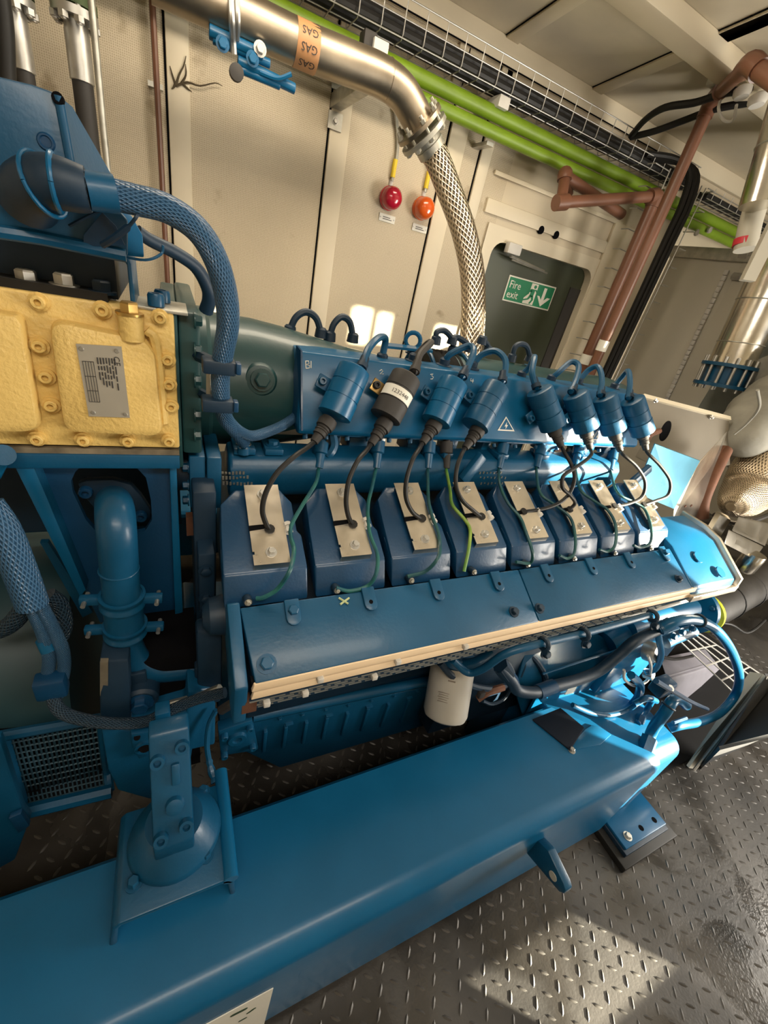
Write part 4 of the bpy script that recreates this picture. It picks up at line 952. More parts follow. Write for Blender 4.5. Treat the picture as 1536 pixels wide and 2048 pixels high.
p = P(262, 652, YY - .012); M().cyl(p - Z1 * .02, p + Z1 * .016, .017, n=18).build('plug_boss', YEL, yc)
pg = M(); pg.hexb(p + Z1 * .016, Z1, .013, .014); pg.build('brass_plug', mat('brass', (.55, .36, .12), .35, .9), yc)
# riveted data plate
Q = [(152, 687), (243, 693), (260, 835), (178, 832)]
yp = YY - .0225
q = [P(u, v, yp) for u, v in Q]
dp = M().prism(q, (0, -.0015, 0)).build('data_plate', mat('plate_alloy', (.42, .39, .33), .45, .35, .05, 20), yc, label='grey riveted metal data plate turned on its side')
def bl(s, t, d=.0022): 
    a = q[0].lerp(q[1], s); b = q[3].lerp(q[2], s); return a.lerp(b, t) - Y1 * d
for s, t in ((.10, .06), (.88, .06), (.12, .94), (.90, .95)): M().lathe(bl(s, t, .0015), -Y1, [(.0035, 0), (.0025, .0018)], 10).build('rivet', ZINC, dp)
m = M()
def ln_(s0, t0, s1, t1, w_=.0008): m.tube([bl(s0, t0), bl(s1, t1)], w_, 4, sm=False)
for i in range(5): ln_(.08 + .06 * i, .22, .08 + .06 * i, .78, .0004)
for t in (.22, .42, .62, .78): ln_(.08, t, .32, t, .0004)
ud = (q[3] - q[0]).normalized(); vd_ = (q[1] - q[0]).normalized()
rnd = random.Random(3)
for i in range(7):
    t = .16
    for w_ in range(rnd.randint(3, 4)):
        L_ = rnd.uniform(.05, .11); ln_(.42 + .065 * i, t, .42 + .065 * i, t + L_, .0009); t += L_ + .025
m.build('print_line', BLACKM, dp)
m = M()
o = bl(.80, .20); m.text('CE', bl(.86, .12), ud, vd_, .014, 0) if False else m.text('CE', bl(.78, .13), ud, vd_, .012, 0)
m.build('lettering', BLACKM, dp)
# dark gap, bracket foot above
dk = thing('dark_cooler_core', 'black cooler core and bolts between the yellow cover and blue housing', 'cooler', P(100, 560, .83))
M().bb((-.62, .84, zt), (-.075, 1.15, P(100, 480, .84).z)).build('core', NAVY, dk)
M().bb((-.62, .80, zt), (-.085, .84, zt + .012)).build('core_flange', BLACK, dk)
for u, v in ((55, 558), (130, 565), (205, 578)): M().hexb(P(u, v + 8, .82), Z1, .013, .014).build('bolt', ZINC if u != 205 else NAVY, dk)

# ================================================================== blue throttle housing, top left
HY = .74
th_ = thing('throttle_housing', 'bent blue sheet steel housing at the top left', 'housing', P(80, 300, HY))
front = [(-120, 130), (-5, 152), (62, 168), (108, 184), (116, 196), (140, 330), (190, 362), (255, 440), (255, 512), (150, 494), (60, 472), (-120, 446)]
m = M().prism([P(u, v, HY) for u, v in front], (0, .010, 0)); m.build('front_sheet', BLUE2, th_, bevel=.003)
side = [P(118, 192, HY + .004), P(145, 214, HY + .05), P(236, 372, HY + .13), P(236, 400, HY + .10), P(146, 330, HY + .004)]
m = M().prism(side, (-.006, .004, 0)); m.build('side_sheet', BLUE2, th_)
M().tube([P(117, 192, HY), P(141, 322, HY)], .005, 10, sm=False).build('folded_edge', BLUE2, th_)
M().tube([P(-60, 455, HY - .002), P(80, 476, HY - .002), P(252, 512, HY - .002)], .008, 8, sm=False).build('bottom_fold', BLUE2, th_)
M().lathe(P(118, 200, HY), (-.2, -1, .3), [(.006, 0), (.006, .004), (.004, .004)], 14).build('fold_hole', VOID, th_)
p = P(92, 284, HY); M().lathe(p, -Y1, [(.009, 0), (.0075, .002), (.006, .002), (.005, .0005)], 18).build('hole_grommet', BLUED, th_)
M().prism([P(168, 470, HY - .004), P(205, 425, HY - .01), P(232, 452, HY - .02), P(250, 490, HY - .01), P(168, 493, HY - .004)], (0, -.003, 0)).build('clip_plate', BLUED, th_)
M().prism([P(232, 410, HY + .06), P(262, 430, HY + .06), P(285, 470, HY + .06), P(288, 515, HY + .06), P(232, 510, HY + .06)], (0, .004, 0)).build('rear_lug', BLUE, th_, bevel=.002)
M().tube([P(232, 510, HY + .05), P(290, 520, HY + .05), P(322, 508, HY + .07), P(326, 490, HY + .07)], .002, 6).build('lug_edge', BLUE2, th_)
# L shaped bracket down to the yellow cover
tp_ = P(250, 516, HY + .02)
br_ = thing('support_bracket', 'pale blue Z shaped bracket bolted on top of the yellow cover', 'bracket', P(270, 600, .80))
a, b, c = P(240, 514, HY), P(262, 520, HY), P(269, 606, HY)
zf = zt + .006
BYY = .783; c = P(270, 604, BYY); c.z = zt
M().prism([P(232, 513, BYY), P(256, 517, BYY), P(262, 528, BYY), V((c.x, BYY, zt)), V((c.x - .006, BYY, zt)), P(254, 530, BYY), P(248, 522, BYY), P(232, 520, BYY)], (0, .12, 0)).build('bent_web', BLUE2, br_, bevel=.001)
M().bb((c.x - .006, BYY, zt), (c.x + .072, BYY + .10, zt + .005)).build('foot', GALV, br_, bevel=.001)
for u, v, y in ((312, 600, .80), (324, 582, .85)): M().sock(V((P(u, v, y).x, y, zt + .006)), Z1, .012, .018).build('socket_screw', BLUE2, br_)

# round cable outlet with the main braided harness
hs = thing('main_harness', 'thick blue braided cable harness looping over from the housing', 'cable harness', P(200, 380, .70))
M().tube([P(55, 400, .735), P(70, 375, .71), P(105, 365, .69), P(150, 375, .685), P(175, 380, .685)], lambda t: .031 - .009 * t, 18).build('elbow_boot', NAVY, hs)
M().ring(P(112, 366, .69), P(150, 375, .69) - P(105, 365, .69), .027, .003, 24).build('clamp_ring', BLUE, hs)
M().ring(P(88, 370, .70), P(120, 366, .69) - P(80, 372, .70), .030, .0025, 24).build('clamp_ring', BLUE, hs)
M().tube([P(150, 377, .685), P(178, 383, .685)], .0205, 18, sm=False).build('corrugation', BRAIDK, hs)
M().tube([P(174, 381, .685), P(232, 389, .69)], .0195, 18, sm=False).build('tape_sleeve', BLUE2, hs)
hpts = [P(228, 390, .69), P(270, 400, .69), P(335, 418, .69), P(395, 460, .69), P(432, 520, .69), P(452, 590, .70), P(456, 650, .71), P(447, 705, .72), P(441, 750, .73), P(443, 800, .74), P(450, 835, .76), P(470, 862, .79), P(488, 885, .83)]
M().tube(hpts, lambda t: .0165 - .004 * max(0, (t - .45) * 1.8), 18, 7).build('braid', BRAID, hs)
M().tube([P(455, 840, .765), P(478, 862, .79), P(505, 872, .82), P(540, 862, .85), P(570, 848, .88), P(598, 828, .92)], .011, 14).build('side_braid', BRAID, hs)
M().lathe(P(488, 880, .84), -Z1, [(.008, 0), (.009, .014), (.013, .016), (.013, .03)], 12).build('end_fitting', BLUE2, hs)
for u, v, in ((443, 732), (440, 808)):
    c = P(u, v, .725 if v < 780 else .735)
    M().box(c + V((-.004, 0, 0)), (.050, .036, .022)).build('cable_clip', NAVY, hs, bevel=.004)
    M().box(c + V((.024, -.010, .002)), (.008, .02, .018)).build('clip_tooth', BLUED, hs, bevel=.002)
M().tube([P(445, 730, .75), P(420, 722, .77), P(398, 712, .80), P(385, 708, .82)], .010, 6).build('clip_arm', NAVY, hs)
M().tube([P(440, 808, .75), P(418, 795, .78), P(395, 783, .82)], .009, 6).build('clip_arm', NAVY, hs)
M().tube([P(420, 715, .76), P(420, 795, .765)], .007, 6, sm=False).build('clip_rod', GALV, hs)
tag(M().tube([P(275, 462, .85), P(300, 480, .86), P(350, 505, .88), P(392, 535, .90), P(415, 575, .91), P(418, 600, .92), P(412, 622, .93)], lambda t: .013 - .004 * (1 - t), 12).build('rear_harness', NAVY), 'thinner dark harness behind the thick braided one', 'cable harness')
tie = tag(M().tube([P(138, 452, .72), P(180, 430, .72), P(228, 410, .71)], .002, 6).build('cable_tie', NAVY), 'thin cable tie below the tape sleeve', 'cable tie')
tie2 = tag(M().tube([P(205, 490, .71), P(225, 478, .70), P(255, 455, .69), P(272, 435, .68), P(280, 420, .69)], lambda t: .004 if t < .55 else .002, 7).build('cable_tie', NAVY), 'loose curved cable tie end hanging from the thick harness', 'cable tie')

# ================================================================== blue support frame under the yellow cover
sf = thing('cooler_stand', 'blue welded support frame with a rounded opening for the elbow pipe', 'frame', P(200, 1050, .80))
FY = .80
def fp_(u, v, y=FY): return P(u, v, y)
outer = [(45, 905), (352, 905), (352, 920), (360, 1230), (200, 1245), (170, 1180)]
hole = [(150, 945), (165, 928), (200, 922), (235, 922), (270, 932), (292, 955), (302, 1000), (304, 1040), (290, 1062), (262, 1068), (195, 1066), (172, 1040), (146, 985), (142, 962)]
# plate with opening: ring of quads from hole to outline
oc = [fp_(*p) for p in hole]; cen = fp_(225, 1000); big = []
opoly = [fp_(*p) for p in outer]
def hit(d):
    best = None
    for i in range(len(opoly)):
        a, b = opoly[i], opoly[(i + 1) % len(opoly)]; ax2, az = a.x - cen.x, a.z - cen.z; bx, bz = b.x - a.x, b.z - a.z
        det = d.x * -bz + bx * d.z
        if abs(det) < 1e-9: continue
        t = (ax2 * -bz + bx * az) / det; s = (d.x * az - d.z * ax2) / det
        if t > 0 and -.001 <= s <= 1.001 and (best is None or t > best): best = t
    return cen + d * (best or 1)
angs = sorted(set([math.atan2(p.z - cen.z, p.x - cen.x) for p in oc + opoly]))
def hin(d):
    best = 1e9
    for i in range(len(oc)):
        a, b = oc[i], oc[(i + 1) % len(oc)]; ax2, az = a.x - cen.x, a.z - cen.z; bx, bz = b.x - a.x, b.z - a.z
        det = d.x * -bz + bx * d.z
        if abs(det) < 1e-9: continue
        t = (ax2 * -bz + bx * az) / det; s = (d.x * az - d.z * ax2) / det
        if t > 0 and -.001 <= s <= 1.001: best = min(best, t)
    return cen + d * best
m = M(); I_ = []; O_ = []
for a in angs: d = V((math.cos(a), 0, math.sin(a))); I_.append(hin(d)); O_.append(hit(d))
n = len(angs); vs = I_ + O_ + [p + Y1 * .012 for p in I_] 
m.add(vs, [(i, (i + 1) % n, n + (i + 1) % n, n + i) for i in range(n)] + [(i, (i + 1) % n, 2 * n + (i + 1) % n, 2 * n + i) for i in range(n)])
m.build('front_plate', BLUED, sf)
M().bb((-.62, FY - .025, 1.225), (.002, FY + .16, 1.252)).build('top_bar', BLUE2, sf, bevel=.003)
M().bb((-.62, FY - .022, 1.252), (.002, FY + .16, 1.262)).build('gasket', mat('worn_gasket', (.16, .13, .085), .7, 0, .5, 30), sf)
M().prism([P(338, 912, .785), P(352, 912, .785), P(366, 1225, .785), P(350, 1230, .785)], (0, .03, 0)).build('right_flange', BLUE, sf, bevel=.002)
M().prism([P(18, 912, .78), P(60, 915, .78), P(172, 1180, .78), P(160, 1195, .78)], (0, .012, 0)).build('diagonal_brace', BLUE, sf, bevel=.002)
M().prism([P(60, 915, .78), P(85, 915, .81), P(180, 1150, .81), P(172, 1180, .78)], (0, .004, 0)).build('weld_flange', BLUE2, sf)
M().prism([P(80, 1085, .86), P(96, 1085, .86), P(185, 1225, .86), P(165, 1235, .86)], (0, .012, 0)).build('rear_brace', BLUE2, sf)
M().prism([P(-20, 905, .765), P(22, 905, .765), P(20, 920, .765), P(0, 960, .765), P(-20, 960, .765)], (0, .01, 0)).build('corner_lug', BLUE, sf, bevel=.002)
M().cyl(P(6, 910, .764), P(6, 910, .750), .016, n=18).build('lug_pin', BLUE2, sf)
M().bb((-.65, 1.0, .95), (.0, 1.03, 1.22)).build('back_panel', NAVY, sf)
# ------------------------------------------------------------------ elbow pipe
el = thing('coolant_elbow', 'large blue elbow pipe with two clamps curving into the engine', 'pipe', P(240, 1150, .68))
e0 = P(225, 985, .87)
fpts = [(155, 968), (172, 962), (225, 960), (262, 970), (282, 992), (302, 1022), (300, 1040), (285, 1042), (262, 1040), (200, 1030), (165, 990)]
flg = M().prism([P(u, v, .845) for u, v in fpts], (0, .018, 0)).build('oval_flange', NAVY, el, bevel=.003)
for u, v in ((172, 982), (282, 1030)): M().sock(P(u, v, .845), -Y1, .012, .012).build('socket_screw', BLUED, flg)
RP = .030
M().tube([P(228, 1000, .86), P(228, 1005, .78), P(230, 1020, .72), P(233, 1060, .685), P(237, 1110, .68), P(242, 1170, .68), P(248, 1240, .68), P(252, 1272, .68)], RP, 26, 7).build('upper_pipe', BLUE2, el)
M().tube([P(244, 1190, .68), P(251, 1262, .68)], RP * 1.09, 26, sm=False).build('sleeve', BLUE2, el)
M().tube([P(251, 1258, .68), P(256, 1290, .68), P(275, 1322, .68), P(315, 1338, .68), P(360, 1336, .68), P(400, 1332, .68)], RP * .90, 26, 7).build('lower_bend', BLUE2, el)
for (u, v) in ((238, 1138), (229, 1000)): M().ring(P(u, v, .68), P(u + 4, v + 40, .68) - P(u, v, .68), RP, .002, 28).build('weld_bead', BLUE2, el) if v > 1100 else None
for (u, v) in ((245, 1198), (251, 1256)):
    c = P(u, v, .68); d = (P(u + 5, v + 60, .68) - c).normalized(); a_, b_, e_ = frame(d)
    cl_ = M().lathe(c - d * .012, d, [(RP * 1.09, 0), (RP * 1.26, 0), (RP * 1.26, .005), (RP * 1.16, .009), (RP * 1.16, .016), (RP * 1.26, .02), (RP * 1.26, .024), (RP * 1.09, .024)], 30, False).build('clamp', BLUE2, el)
    sd = V((1, -.1, 0)); sd = (sd - d * sd.dot(d)).normalized(); up = d.cross(sd).normalized()
    for s in (-1, 1):
        q_ = c + sd * s * (RP * 1.26 + .012); M().box(q_, (.034, .014, .018), (sd, up, d)).build('clamp_ear', BLUE2, cl_, bevel=.003)
        M().cyl(q_ + sd * s * .008 - up * .018, q_ + sd * s * .008 + up * .018, .004, n=8).build('clamp_bolt', ZINC, cl_)
M().box(P(396, 1332, .68), (.016, .085, .085)).build('square_flange', NAVY, el, bevel=.005)
# ------------------------------------------------------------------ flywheel housing, lower left
fh = thing('flywheel_housing', 'blue cast flywheel housing with holes, behind the engine mount', 'housing', P(260, 1480, .66))
M().prism([P(200, 1452, .60), P(258, 1460, .60), P(372, 1425, .60), P(375, 1385, .60), P(432, 1375, .62), P(430, 1490, .62), P(385, 1500, .60), P(375, 1560, .60), P(300, 1600, .60), P(235, 1582, .60), P(215, 1540, .60)], (0, .35, 0)).build('lower_casting', BLUE2, fh, bevel=.006)
M().prism([P(198, 1325, .62), P(258, 1320, .62), P(262, 1452, .60), P(200, 1450, .60)], (0, .3, 0)).build('upper_casting', NAVY, fh, bevel=.006)
M().prism([P(200, 1325, .615), P(216, 1325, .615), P(216, 1392, .612), P(200, 1392, .612)], (0, .01, 0)).build('bare_edge', mat('bare_casting', (.15, .13, .095), .6, .2, .3, 20), fh)
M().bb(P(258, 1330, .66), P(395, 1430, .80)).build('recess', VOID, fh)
p = P(281, 1400, .63); bs = M().lathe(p + Y1 * .03, -Y1, [(.036, 0), (.034, .03), (.028, .036)], 20).build('boss', NAVY, fh); M().hexb(p - Y1 * .006, -Y1, .017, .014).build('bolt', BLUED, bs)
M().bb(P(258, 1352, .645), P(300, 1395, .66)).build('casting_rib', NAVY, fh, bevel=.004)
hp_ = M().prism([P(262, 1458, .598), P(310, 1452, .598), P(312, 1475, .598), P(305, 1500, .598), P(278, 1508, .598), P(265, 1485, .598)], (0, -.012, 0)).build('lug_plate', BLUE2, fh, bevel=.003)
M().cyl(P(274, 1475, .5855), P(274, 1475, .5835), .006, n=12).build('small_hole', VOID, hp_)
M().lathe(P(290, 1492, .586), -Y1, [(.020, 0), (.019, .006), (.013, .006), (.012, -.004)], 20).build('hole_rim', BLUE2, hp_)
M().cyl(P(290, 1492, .5855), P(290, 1492, .5825), .0125, n=16).build('large_hole', VOID, hp_)
# ------------------------------------------------------------------ alternator with grille
al = thing('alternator', 'dark teal round alternator body at the lower left', 'alternator', P(60, 1380, .62))
M().lathe((-.75, .98, .60), X1, [(.28, 0), (.30, .02), (.30, .50), (.29, .52)], 56).build('drum', mat('alternator_teal', (.012, .045, .058), .5, 0, .15, 5), al)
ag = thing('alternator_grille', 'blue guard frame with a wire mesh window under the alternator', 'grille', P(100, 1540, .58))
# curved window frame: part of a cylinder round the alternator axis
def cyp(u, v, R): # photo point onto the cylinder of radius R
    d = ray(u, v); o = CAM - V((0, .98, .60)); A = d.y ** 2 + d.z ** 2; Bq = 2 * (o.y * d.y + o.z * d.z); Cq = o.y ** 2 + o.z ** 2 - R * R
    D_ = max(Bq * Bq - 4 * A * Cq, 0); return CAM + d * ((-Bq - math.sqrt(D_)) / (2 * A))
RG = .325
def patch(c, nu, nv, R):
    g = []
    for j in range(nv + 1):
        row = []
        for i in range(nu + 1):
            a = V(c[0]).lerp(V(c[1]), i / nu); b = V(c[3]).lerp(V(c[2]), i / nu); q_ = a.lerp(b, j / nv); row.append(cyp(q_.x, q_.y, R))
        g.append(row)
    return g
win = [(4, 1478, 0), (202, 1440, 0), (218, 1578, 0), (48, 1620, 0)]
for k, (a, b, r) in enumerate((((-30, 1478), (205, 1436), .011), ((202, 1438), (220, 1582), .010), ((45, 1625), (224, 1582), .016), ((2, 1476), (48, 1625), .014))):
    pts = [cyp(a[0] + (b[0] - a[0]) * t / 6, a[1] + (b[1] - a[1]) * t / 6, RG) for t in range(7)]
    M().tube(pts, r, 8, 2).build('frame_bar', BLUE2, ag)
g = patch(win, 20, 13, RG); wm = M()
for j in range(14): wm.tube(g[j], .0022, 4, sm=False)
for i in range(21): wm.tube([g[j][i] for j in range(14)], .0022, 4, sm=False)
wm.build('wire_mesh', mat('mesh_blue_grey', (.02, .06, .09), .45, .2, .2, 20), ag, kind='stuff')
g2 = patch([(-150, 1470, 0), (205, 1440, 0), (224, 1590, 0), (-150, 1640, 0)], 8, 6, RG - .02); m = M(); vs = [p for r_ in g2 for p in r_]
m.add(vs, [(j * 9 + i, j * 9 + i + 1, j * 9 + i + 10, j * 9 + i + 9) for j in range(6) for i in range(8)]); m.build('dark_interior', VOID, ag)
M().prism([P(-60, 1490, .60), P(0, 1480, .60), P(20, 1540, .60), P(45, 1620, .60), P(60, 1640, .60), P(30, 1720, .60), P(-60, 1770, .60)], (0, .02, 0)).build('end_frame', BLUE2, ag, bevel=.004)
M().prism([P(20, 1625, .598), P(45, 1615, .598), P(62, 1640, .598), P(40, 1655, .598)], (0, -.012, 0)).build('hinge_clip', BLUED, ag, bevel=.002)
# ------------------------------------------------------------------ engine mount on the frame
mt = thing('engine_mount', 'blue engine mount with a round rubber dome on a bent channel bracket', 'mount', (-.04, .45, BT))
MZ = .58
fl_, fr_, brr = PZ(232, 1802, MZ), PZ(452, 1745, MZ), PZ(436, 1568, MZ)
x0, x1, y0, y1 = fl_.x - .004, fr_.x + .004, min(fl_.y, fr_.y) - .012, brr.y
prof = [(x0 - .012, BT), (x0, MZ - .012), (x0 + .010, MZ), (x1 - .012, MZ), (x1, MZ - .006), (x1 + .010, MZ - .02), (x1 + .014, BT), (x1 + .004, BT), (x1 - .002, MZ - .02), (x1 - .014, MZ - .012), (x0 + .014, MZ - .012), (x0 + .008, MZ - .02), (x0, BT)]
M().prism([(x, y0, z) for x, z in prof], (0, y1 - y0, 0)).build('channel', BLUE2, mt, bevel=.003)
M().tube([(x1 + .004, y0 + .0, MZ - .008), (x1 + .004, y1 + .03, MZ - .008)], .014, 12, sm=False).build('raised_edge', BLUE, mt)
dc = PZ(352, 1668, MZ); dc.y -= .0
M().lathe((dc.x, dc.y, MZ), Z1, [(.082, 0), (.084, .006), (.080, .018), (.066, .040), (.060, .050), (.050, .062)], 40).build('rubber_dome', BLUE2, mt)
for u, v in ((268, 1768), (412, 1712), (406, 1585)):
    q_ = PZ(u, v, MZ); M().hexb((q_.x, q_.y, MZ), Z1, .010, .014).build('bolt', BLUE2, mt)
arm = [(dc.x - .045, MZ + .055), (dc.x + .042, MZ + .055), (dc.x + .042, .80), (dc.x - .045, .80)]
ay = dc.y - .045
fa = V((0, (.52 - dc.y + .055), .86 - MZ - .09)).normalized(); fn = V((0, -fa.z, fa.y))
ay_, az_ = dc.y - .055 + fa.y * .20, MZ + .09 + fa.z * .20
M().prism([(dc.x - .033, dc.y - .055, MZ + .05), (dc.x - .033, dc.y - .055, MZ + .09), (dc.x - .033, ay_, az_), (dc.x - .033, ay_ + .03, az_ + .005), (dc.x - .033, ay_ + .03, MZ + .14), (dc.x - .033, dc.y + .05, MZ + .05)], (.066, 0, 0)).build('arm', BLUE2, mt, bevel=.005)
def FA(x, s): return V((dc.x + x, dc.y - .055, MZ + .09)) + fa * s
for x, s in ((-.020, .155), (.020, .170), (-.020, .020), (.021, .030)):
    M().lathe(FA(x, s), fn, [(.0125, -.002), (.0115, .012), (.0065, .012), (.006, .004)], 16).build('screw_boss', BLUE2, mt)
M().box(FA(.008, .125), (.014, .038, .016), (X1, fa, fn)).build('cast_rib', BLUE2, mt, bevel=.003)
M().lathe(FA(.004, .07), fn, [(.016, 0), (.014, .010), (.008, .012)], 18).build('centre_boss', BLUE2, mt)
# earth strap dropping to the mount
tag(M().tube([P(432, 1420, .60), P(418, 1450, .59), P(414, 1490, .575), P(418, 1520, .56), P(424, 1545, .54), P(430, 1565, .52)], lambda t: .006 + .003 * abs(math.sin(t * 14)) * (t > .6), 8, 8).build('earth_strap', BLUE2), 'blue twisted earth strap hanging down to the engine mount', 'cable')
# ------------------------------------------------------------------ lower left harness
lh = thing('lower_harness', 'blue braided harness hanging at the left below the diagonal brace', 'cable harness', P(60, 1150, .66))
M().tube([P(-30, 1010, .68), P(5, 1060, .67), P(35, 1130, .66), P(65, 1210, .65)], .0225, 18, 7).build('thick_braid', BRAID, lh)
M().tube([P(60, 1205, .655), P(85, 1262, .65), P(98, 1310, .64), P(96, 1345, .64), P(88, 1395, .63)], .0105, 12).build('branch', BRAID, lh)
M().tube([P(75, 1200, .655), P(108, 1260, .65), P(125, 1300, .64), P(128, 1340, .64), P(115, 1392, .63)], .0105, 12).build('branch', BRAID, lh)
M().tube([P(50, 1215, .67), P(20, 1250, .68), P(-30, 1270, .70)], .015, 12).build('branch', BRAIDK, lh)
M().tube([P(95, 1190, .70), P(120, 1210, .70), P(128, 1250, .69), P(120, 1275, .68)], .014, 12).build('branch', BRAIDK, lh)
M().tube([P(88, 1278, .649), P(98, 1300, .642)], .0125, 14, sm=False).build('tape_band', BLUE, lh)
M().box(P(103, 1370, .625), (.046, .03, .045)).build('clip_block', BLUED, lh, bevel=.004)
M().tube([P(112, 1372, .63), P(108, 1400, .615), P(125, 1425, .60), P(170, 1440, .59), P(230, 1447, .585), P(290, 1443, .585), P(330, 1425, .585), P(390, 1400, .585), P(450, 1385, .57)], .011, 12, 7).build('long_braid', BRAIDK, lh)
M().box(P(326, 1430, .572), (.026, .03, .05)).build('cable_clip', BLUE2, lh, bevel=.003)
M().bb(P(345, 1418, .60), P(432, 1385, .62)).build('side_bar', GALV, lh) if False else None
tag(M().tube([P(338, 1412, .60), P(400, 1395, .60), P(440, 1378, .59)], .011, 8, sm=False).build('cable_duct', GALV), 'grey bar above the dark harness near the exhaust cover corner', 'bar')
cnr = tag(M().tube([P(443, 1420, .55), P(462, 1408, .54), P(474, 1400, .54)], .010, 8).build('sensor_plug', BLACKM), 'small black sensor plug with a red tip at the exhaust cover corner', 'plug')
M().lathe(P(470, 1402, .538), P(474, 1398, .53) - P(462, 1408, .54), [(.008, 0), (.008, .012)], 8).build('red_tip', REDT, cnr, label='red tip')
# ------------------------------------------------------------------ flanged hoses, top left behind the housing
for k, (u0, v0, u1, v1, y, r, lab) in enumerate(((150, 35, 200, 400, 2.1, .030, 'black hose with a silver collar under a green flange, right of its twin'), (25, 5, 60, 300, 2.1, .027, 'narrower black hose with a silver collar at the top left corner'))):
    p, q_ = P(u0, v0, y), P(u1, v1, y); d = -Z1; t = thing('flanged_hose', lab, 'hose', p, 'flanged hoses at the top left')
    p = V((p.x, y, p.z)); L_ = 1.2
    M().lathe(p + Z1 * .02, Z1, [(r * 2.0, 0), (r * 2.0, .02), (r * 1.4, .03), (r * 1.4, .3)], 28).build('green_flange', mat('green_flange', (.05, .085, .02), .5) if k == 0 else bpy.data.materials['green_flange'], t)
    M().lathe(p + Z1 * .016, d, [(r * 2.0, 0), (r * 2.0, .02), (r * 1.05, .021), (r * 1.05, .045), (r * 1.1, .05), (r * 1.1, .16), (r, .162)], 28).build('collar', ZINC, t)
    M().lathe(p - Z1 * .12, d, [(r * .96, 0), (r * .96, L_)], 28).build('hose', BLACKM, t)
    for j in range(8):
        an = 6.2832 * (j + .4) / 8; c = p + V((math.cos(an), math.sin(an), 0)) * r * 1.7
        M().cyl(c + Z1 * .05, c - Z1 * .022, .008, n=8).lathe(c - Z1 * .004, d, [(.014, 0), (.014, .014)], 6).build('stud_bolt', ZINC, t)
tag(M().tube([(P(190, 75, 2.0).x, 2.0, 2.62), P(190, 75, 2.0), P(207, 260, 2.0), P(222, 400, 2.0)], .010, 10, sm=False).build('steel_rod', GALV), 'slim grey rod beside the black hose at the top left', 'rod')
tag(M().tube([P(2, -10, 1.9), P(10, 60, 1.9), P(16, 190, 1.9)], .020, 10).build('black_hose', BLACK), 'black printed hose at the very top left corner', 'hose')

# ================================================================== oil filter and lower right plant
of = thing('oil_filter', 'pale grey oil filter canister hanging from a blue filter head', 'filter', P(895, 1400, .55))
a, b = P(905, 1335, .575), P(888, 1440, .50); d = (b - a).normalized()
M().lathe(a - d * .02, d, [(.060, 0), (.063, .01), (.063, (b - a).length - .005), (.058, (b - a).length + .008), (.046, (b - a).length + .015)], 36).build('canister', FILT, of)
m = M(); n2 = (CAM - a); n2 = (n2 - d * n2.dot(d)).normalized(); s2 = d.cross(n2).normalized()
for i, (wd, s) in enumerate(((.030, .055), (.026, .061), (.03, .067), (.024, .073), (.028, .079))): m.box(a + d * s + n2 * .0622 + s2 * .012, (wd, .0012, .002), (s2, d, n2))
m.box(a + d * .020 + n2 * .0622 - s2 * .004, (.020, .004, .002), (s2, d, n2)); m.build('print_line', mat('faint_print', (.20, .17, .14), .6), of)
M().lathe(a - d * .05, d, [(.03, 0), (.066, .012), (.070, .035), (.064, .04)], 32).build('filter_head', BLUE2, of)
M().tube([P(880, 1325, .55), P(905, 1352, .535), P(945, 1372, .53), P(985, 1378, .54), P(1010, 1372, .56)], .010, 8).build('head_rim', NAVY, of)
M().bb(P(930, 1300, .58), P(1010, 1375, .66)).build('mounting_block', NAVY, of, bevel=.01)
M().tube([P(905, 1330, .57), P(950, 1330, .52), P(985, 1308, .52)], .02, 10).build('head_casting', BLUE2, of)
# sloping blue pump tray
PT = .56
pt_ = thing('pump_guard', 'blue sheet metal guard sloping below the pipe run', 'guard', P(1130, 1340, PT))
M().prism([P(1058, 1275, PT + .03), P(1195, 1268, PT + .03), P(1238, 1300, PT - .02), P(1240, 1345, PT - .07), P(1048, 1442, PT - .05), P(1030, 1380, PT)], (0, .01, 0)).build('upper_sheet', BLUE2, pt_, bevel=.002)
M().prism([P(1085, 1375, PT - .055), P(1238, 1345, PT - .075), P(1262, 1362, PT - .075), P(1048, 1442, PT - .055)], (0, .01, .003)).build('lower_sheet', BLUE, pt_, bevel=.002)
M().prism([P(1140, 1372, PT - .078), P(1157, 1368, PT - .078), P(1147, 1386, PT - .078), P(1129, 1390, PT - .078)], (0, .002, .001)).build('white_sticker', WHITE, pt_)
M().hexb(P(1060, 1430, PT - .06), -Y1, .009, .010).build('bolt', NAVY, pt_)
M().tube([P(1085, 1348, PT - .04), P(1140, 1330, PT - .045), P(1235, 1300, PT - .045)], .004, 6).build('pressed_edge', BLUE2, pt_)
M().bb(P(1020, 1385, .60), P(1062, 1440, .70)).build('side_casting', NAVY, pt_, bevel=.01)
# pipes along the lower edge with clips
def pipe(name, lab, pts, r, ma, n=12): 
    t = thing(name, lab, 'pipe', P(*pts[0])); M().tube([P(*p) for p in pts], r, n, 6).build('tube', ma, t); return t
t = pipe('oil_pipe', 'thin dark blue pipe clipped along under the slotted guard', [(905, 1320, .50), (935, 1345, .48), (965, 1338, .46), (1010, 1308, .44), (1060, 1292, .43), (1120, 1278, .43), (1200, 1258, .43), (1300, 1230, .43)], .0095, BLUE2)
for u, v in ((1088, 1288), (1168, 1268), (1305, 1232)):
    c = P(u, v, .425); M().ring(c, X1, .014, .006, 14).build('clip', NAVY, t); M().hexb(P(u + 1, v + 18, .43), (0, -1, .4), .010, .012).build('clip_bolt', NAVY, t)
t = thing('fuel_hose', 'thick dark hose with a knurled fitting running to the right end', 'hose', P(1120, 1370, .43))
M().tube([P(1000, 1335, .47), P(1022, 1360, .45), P(1035, 1380, .44), P(1065, 1385, .43), P(1090, 1380, .43)], .016, 14).build('steel_bend', NAVY, t)
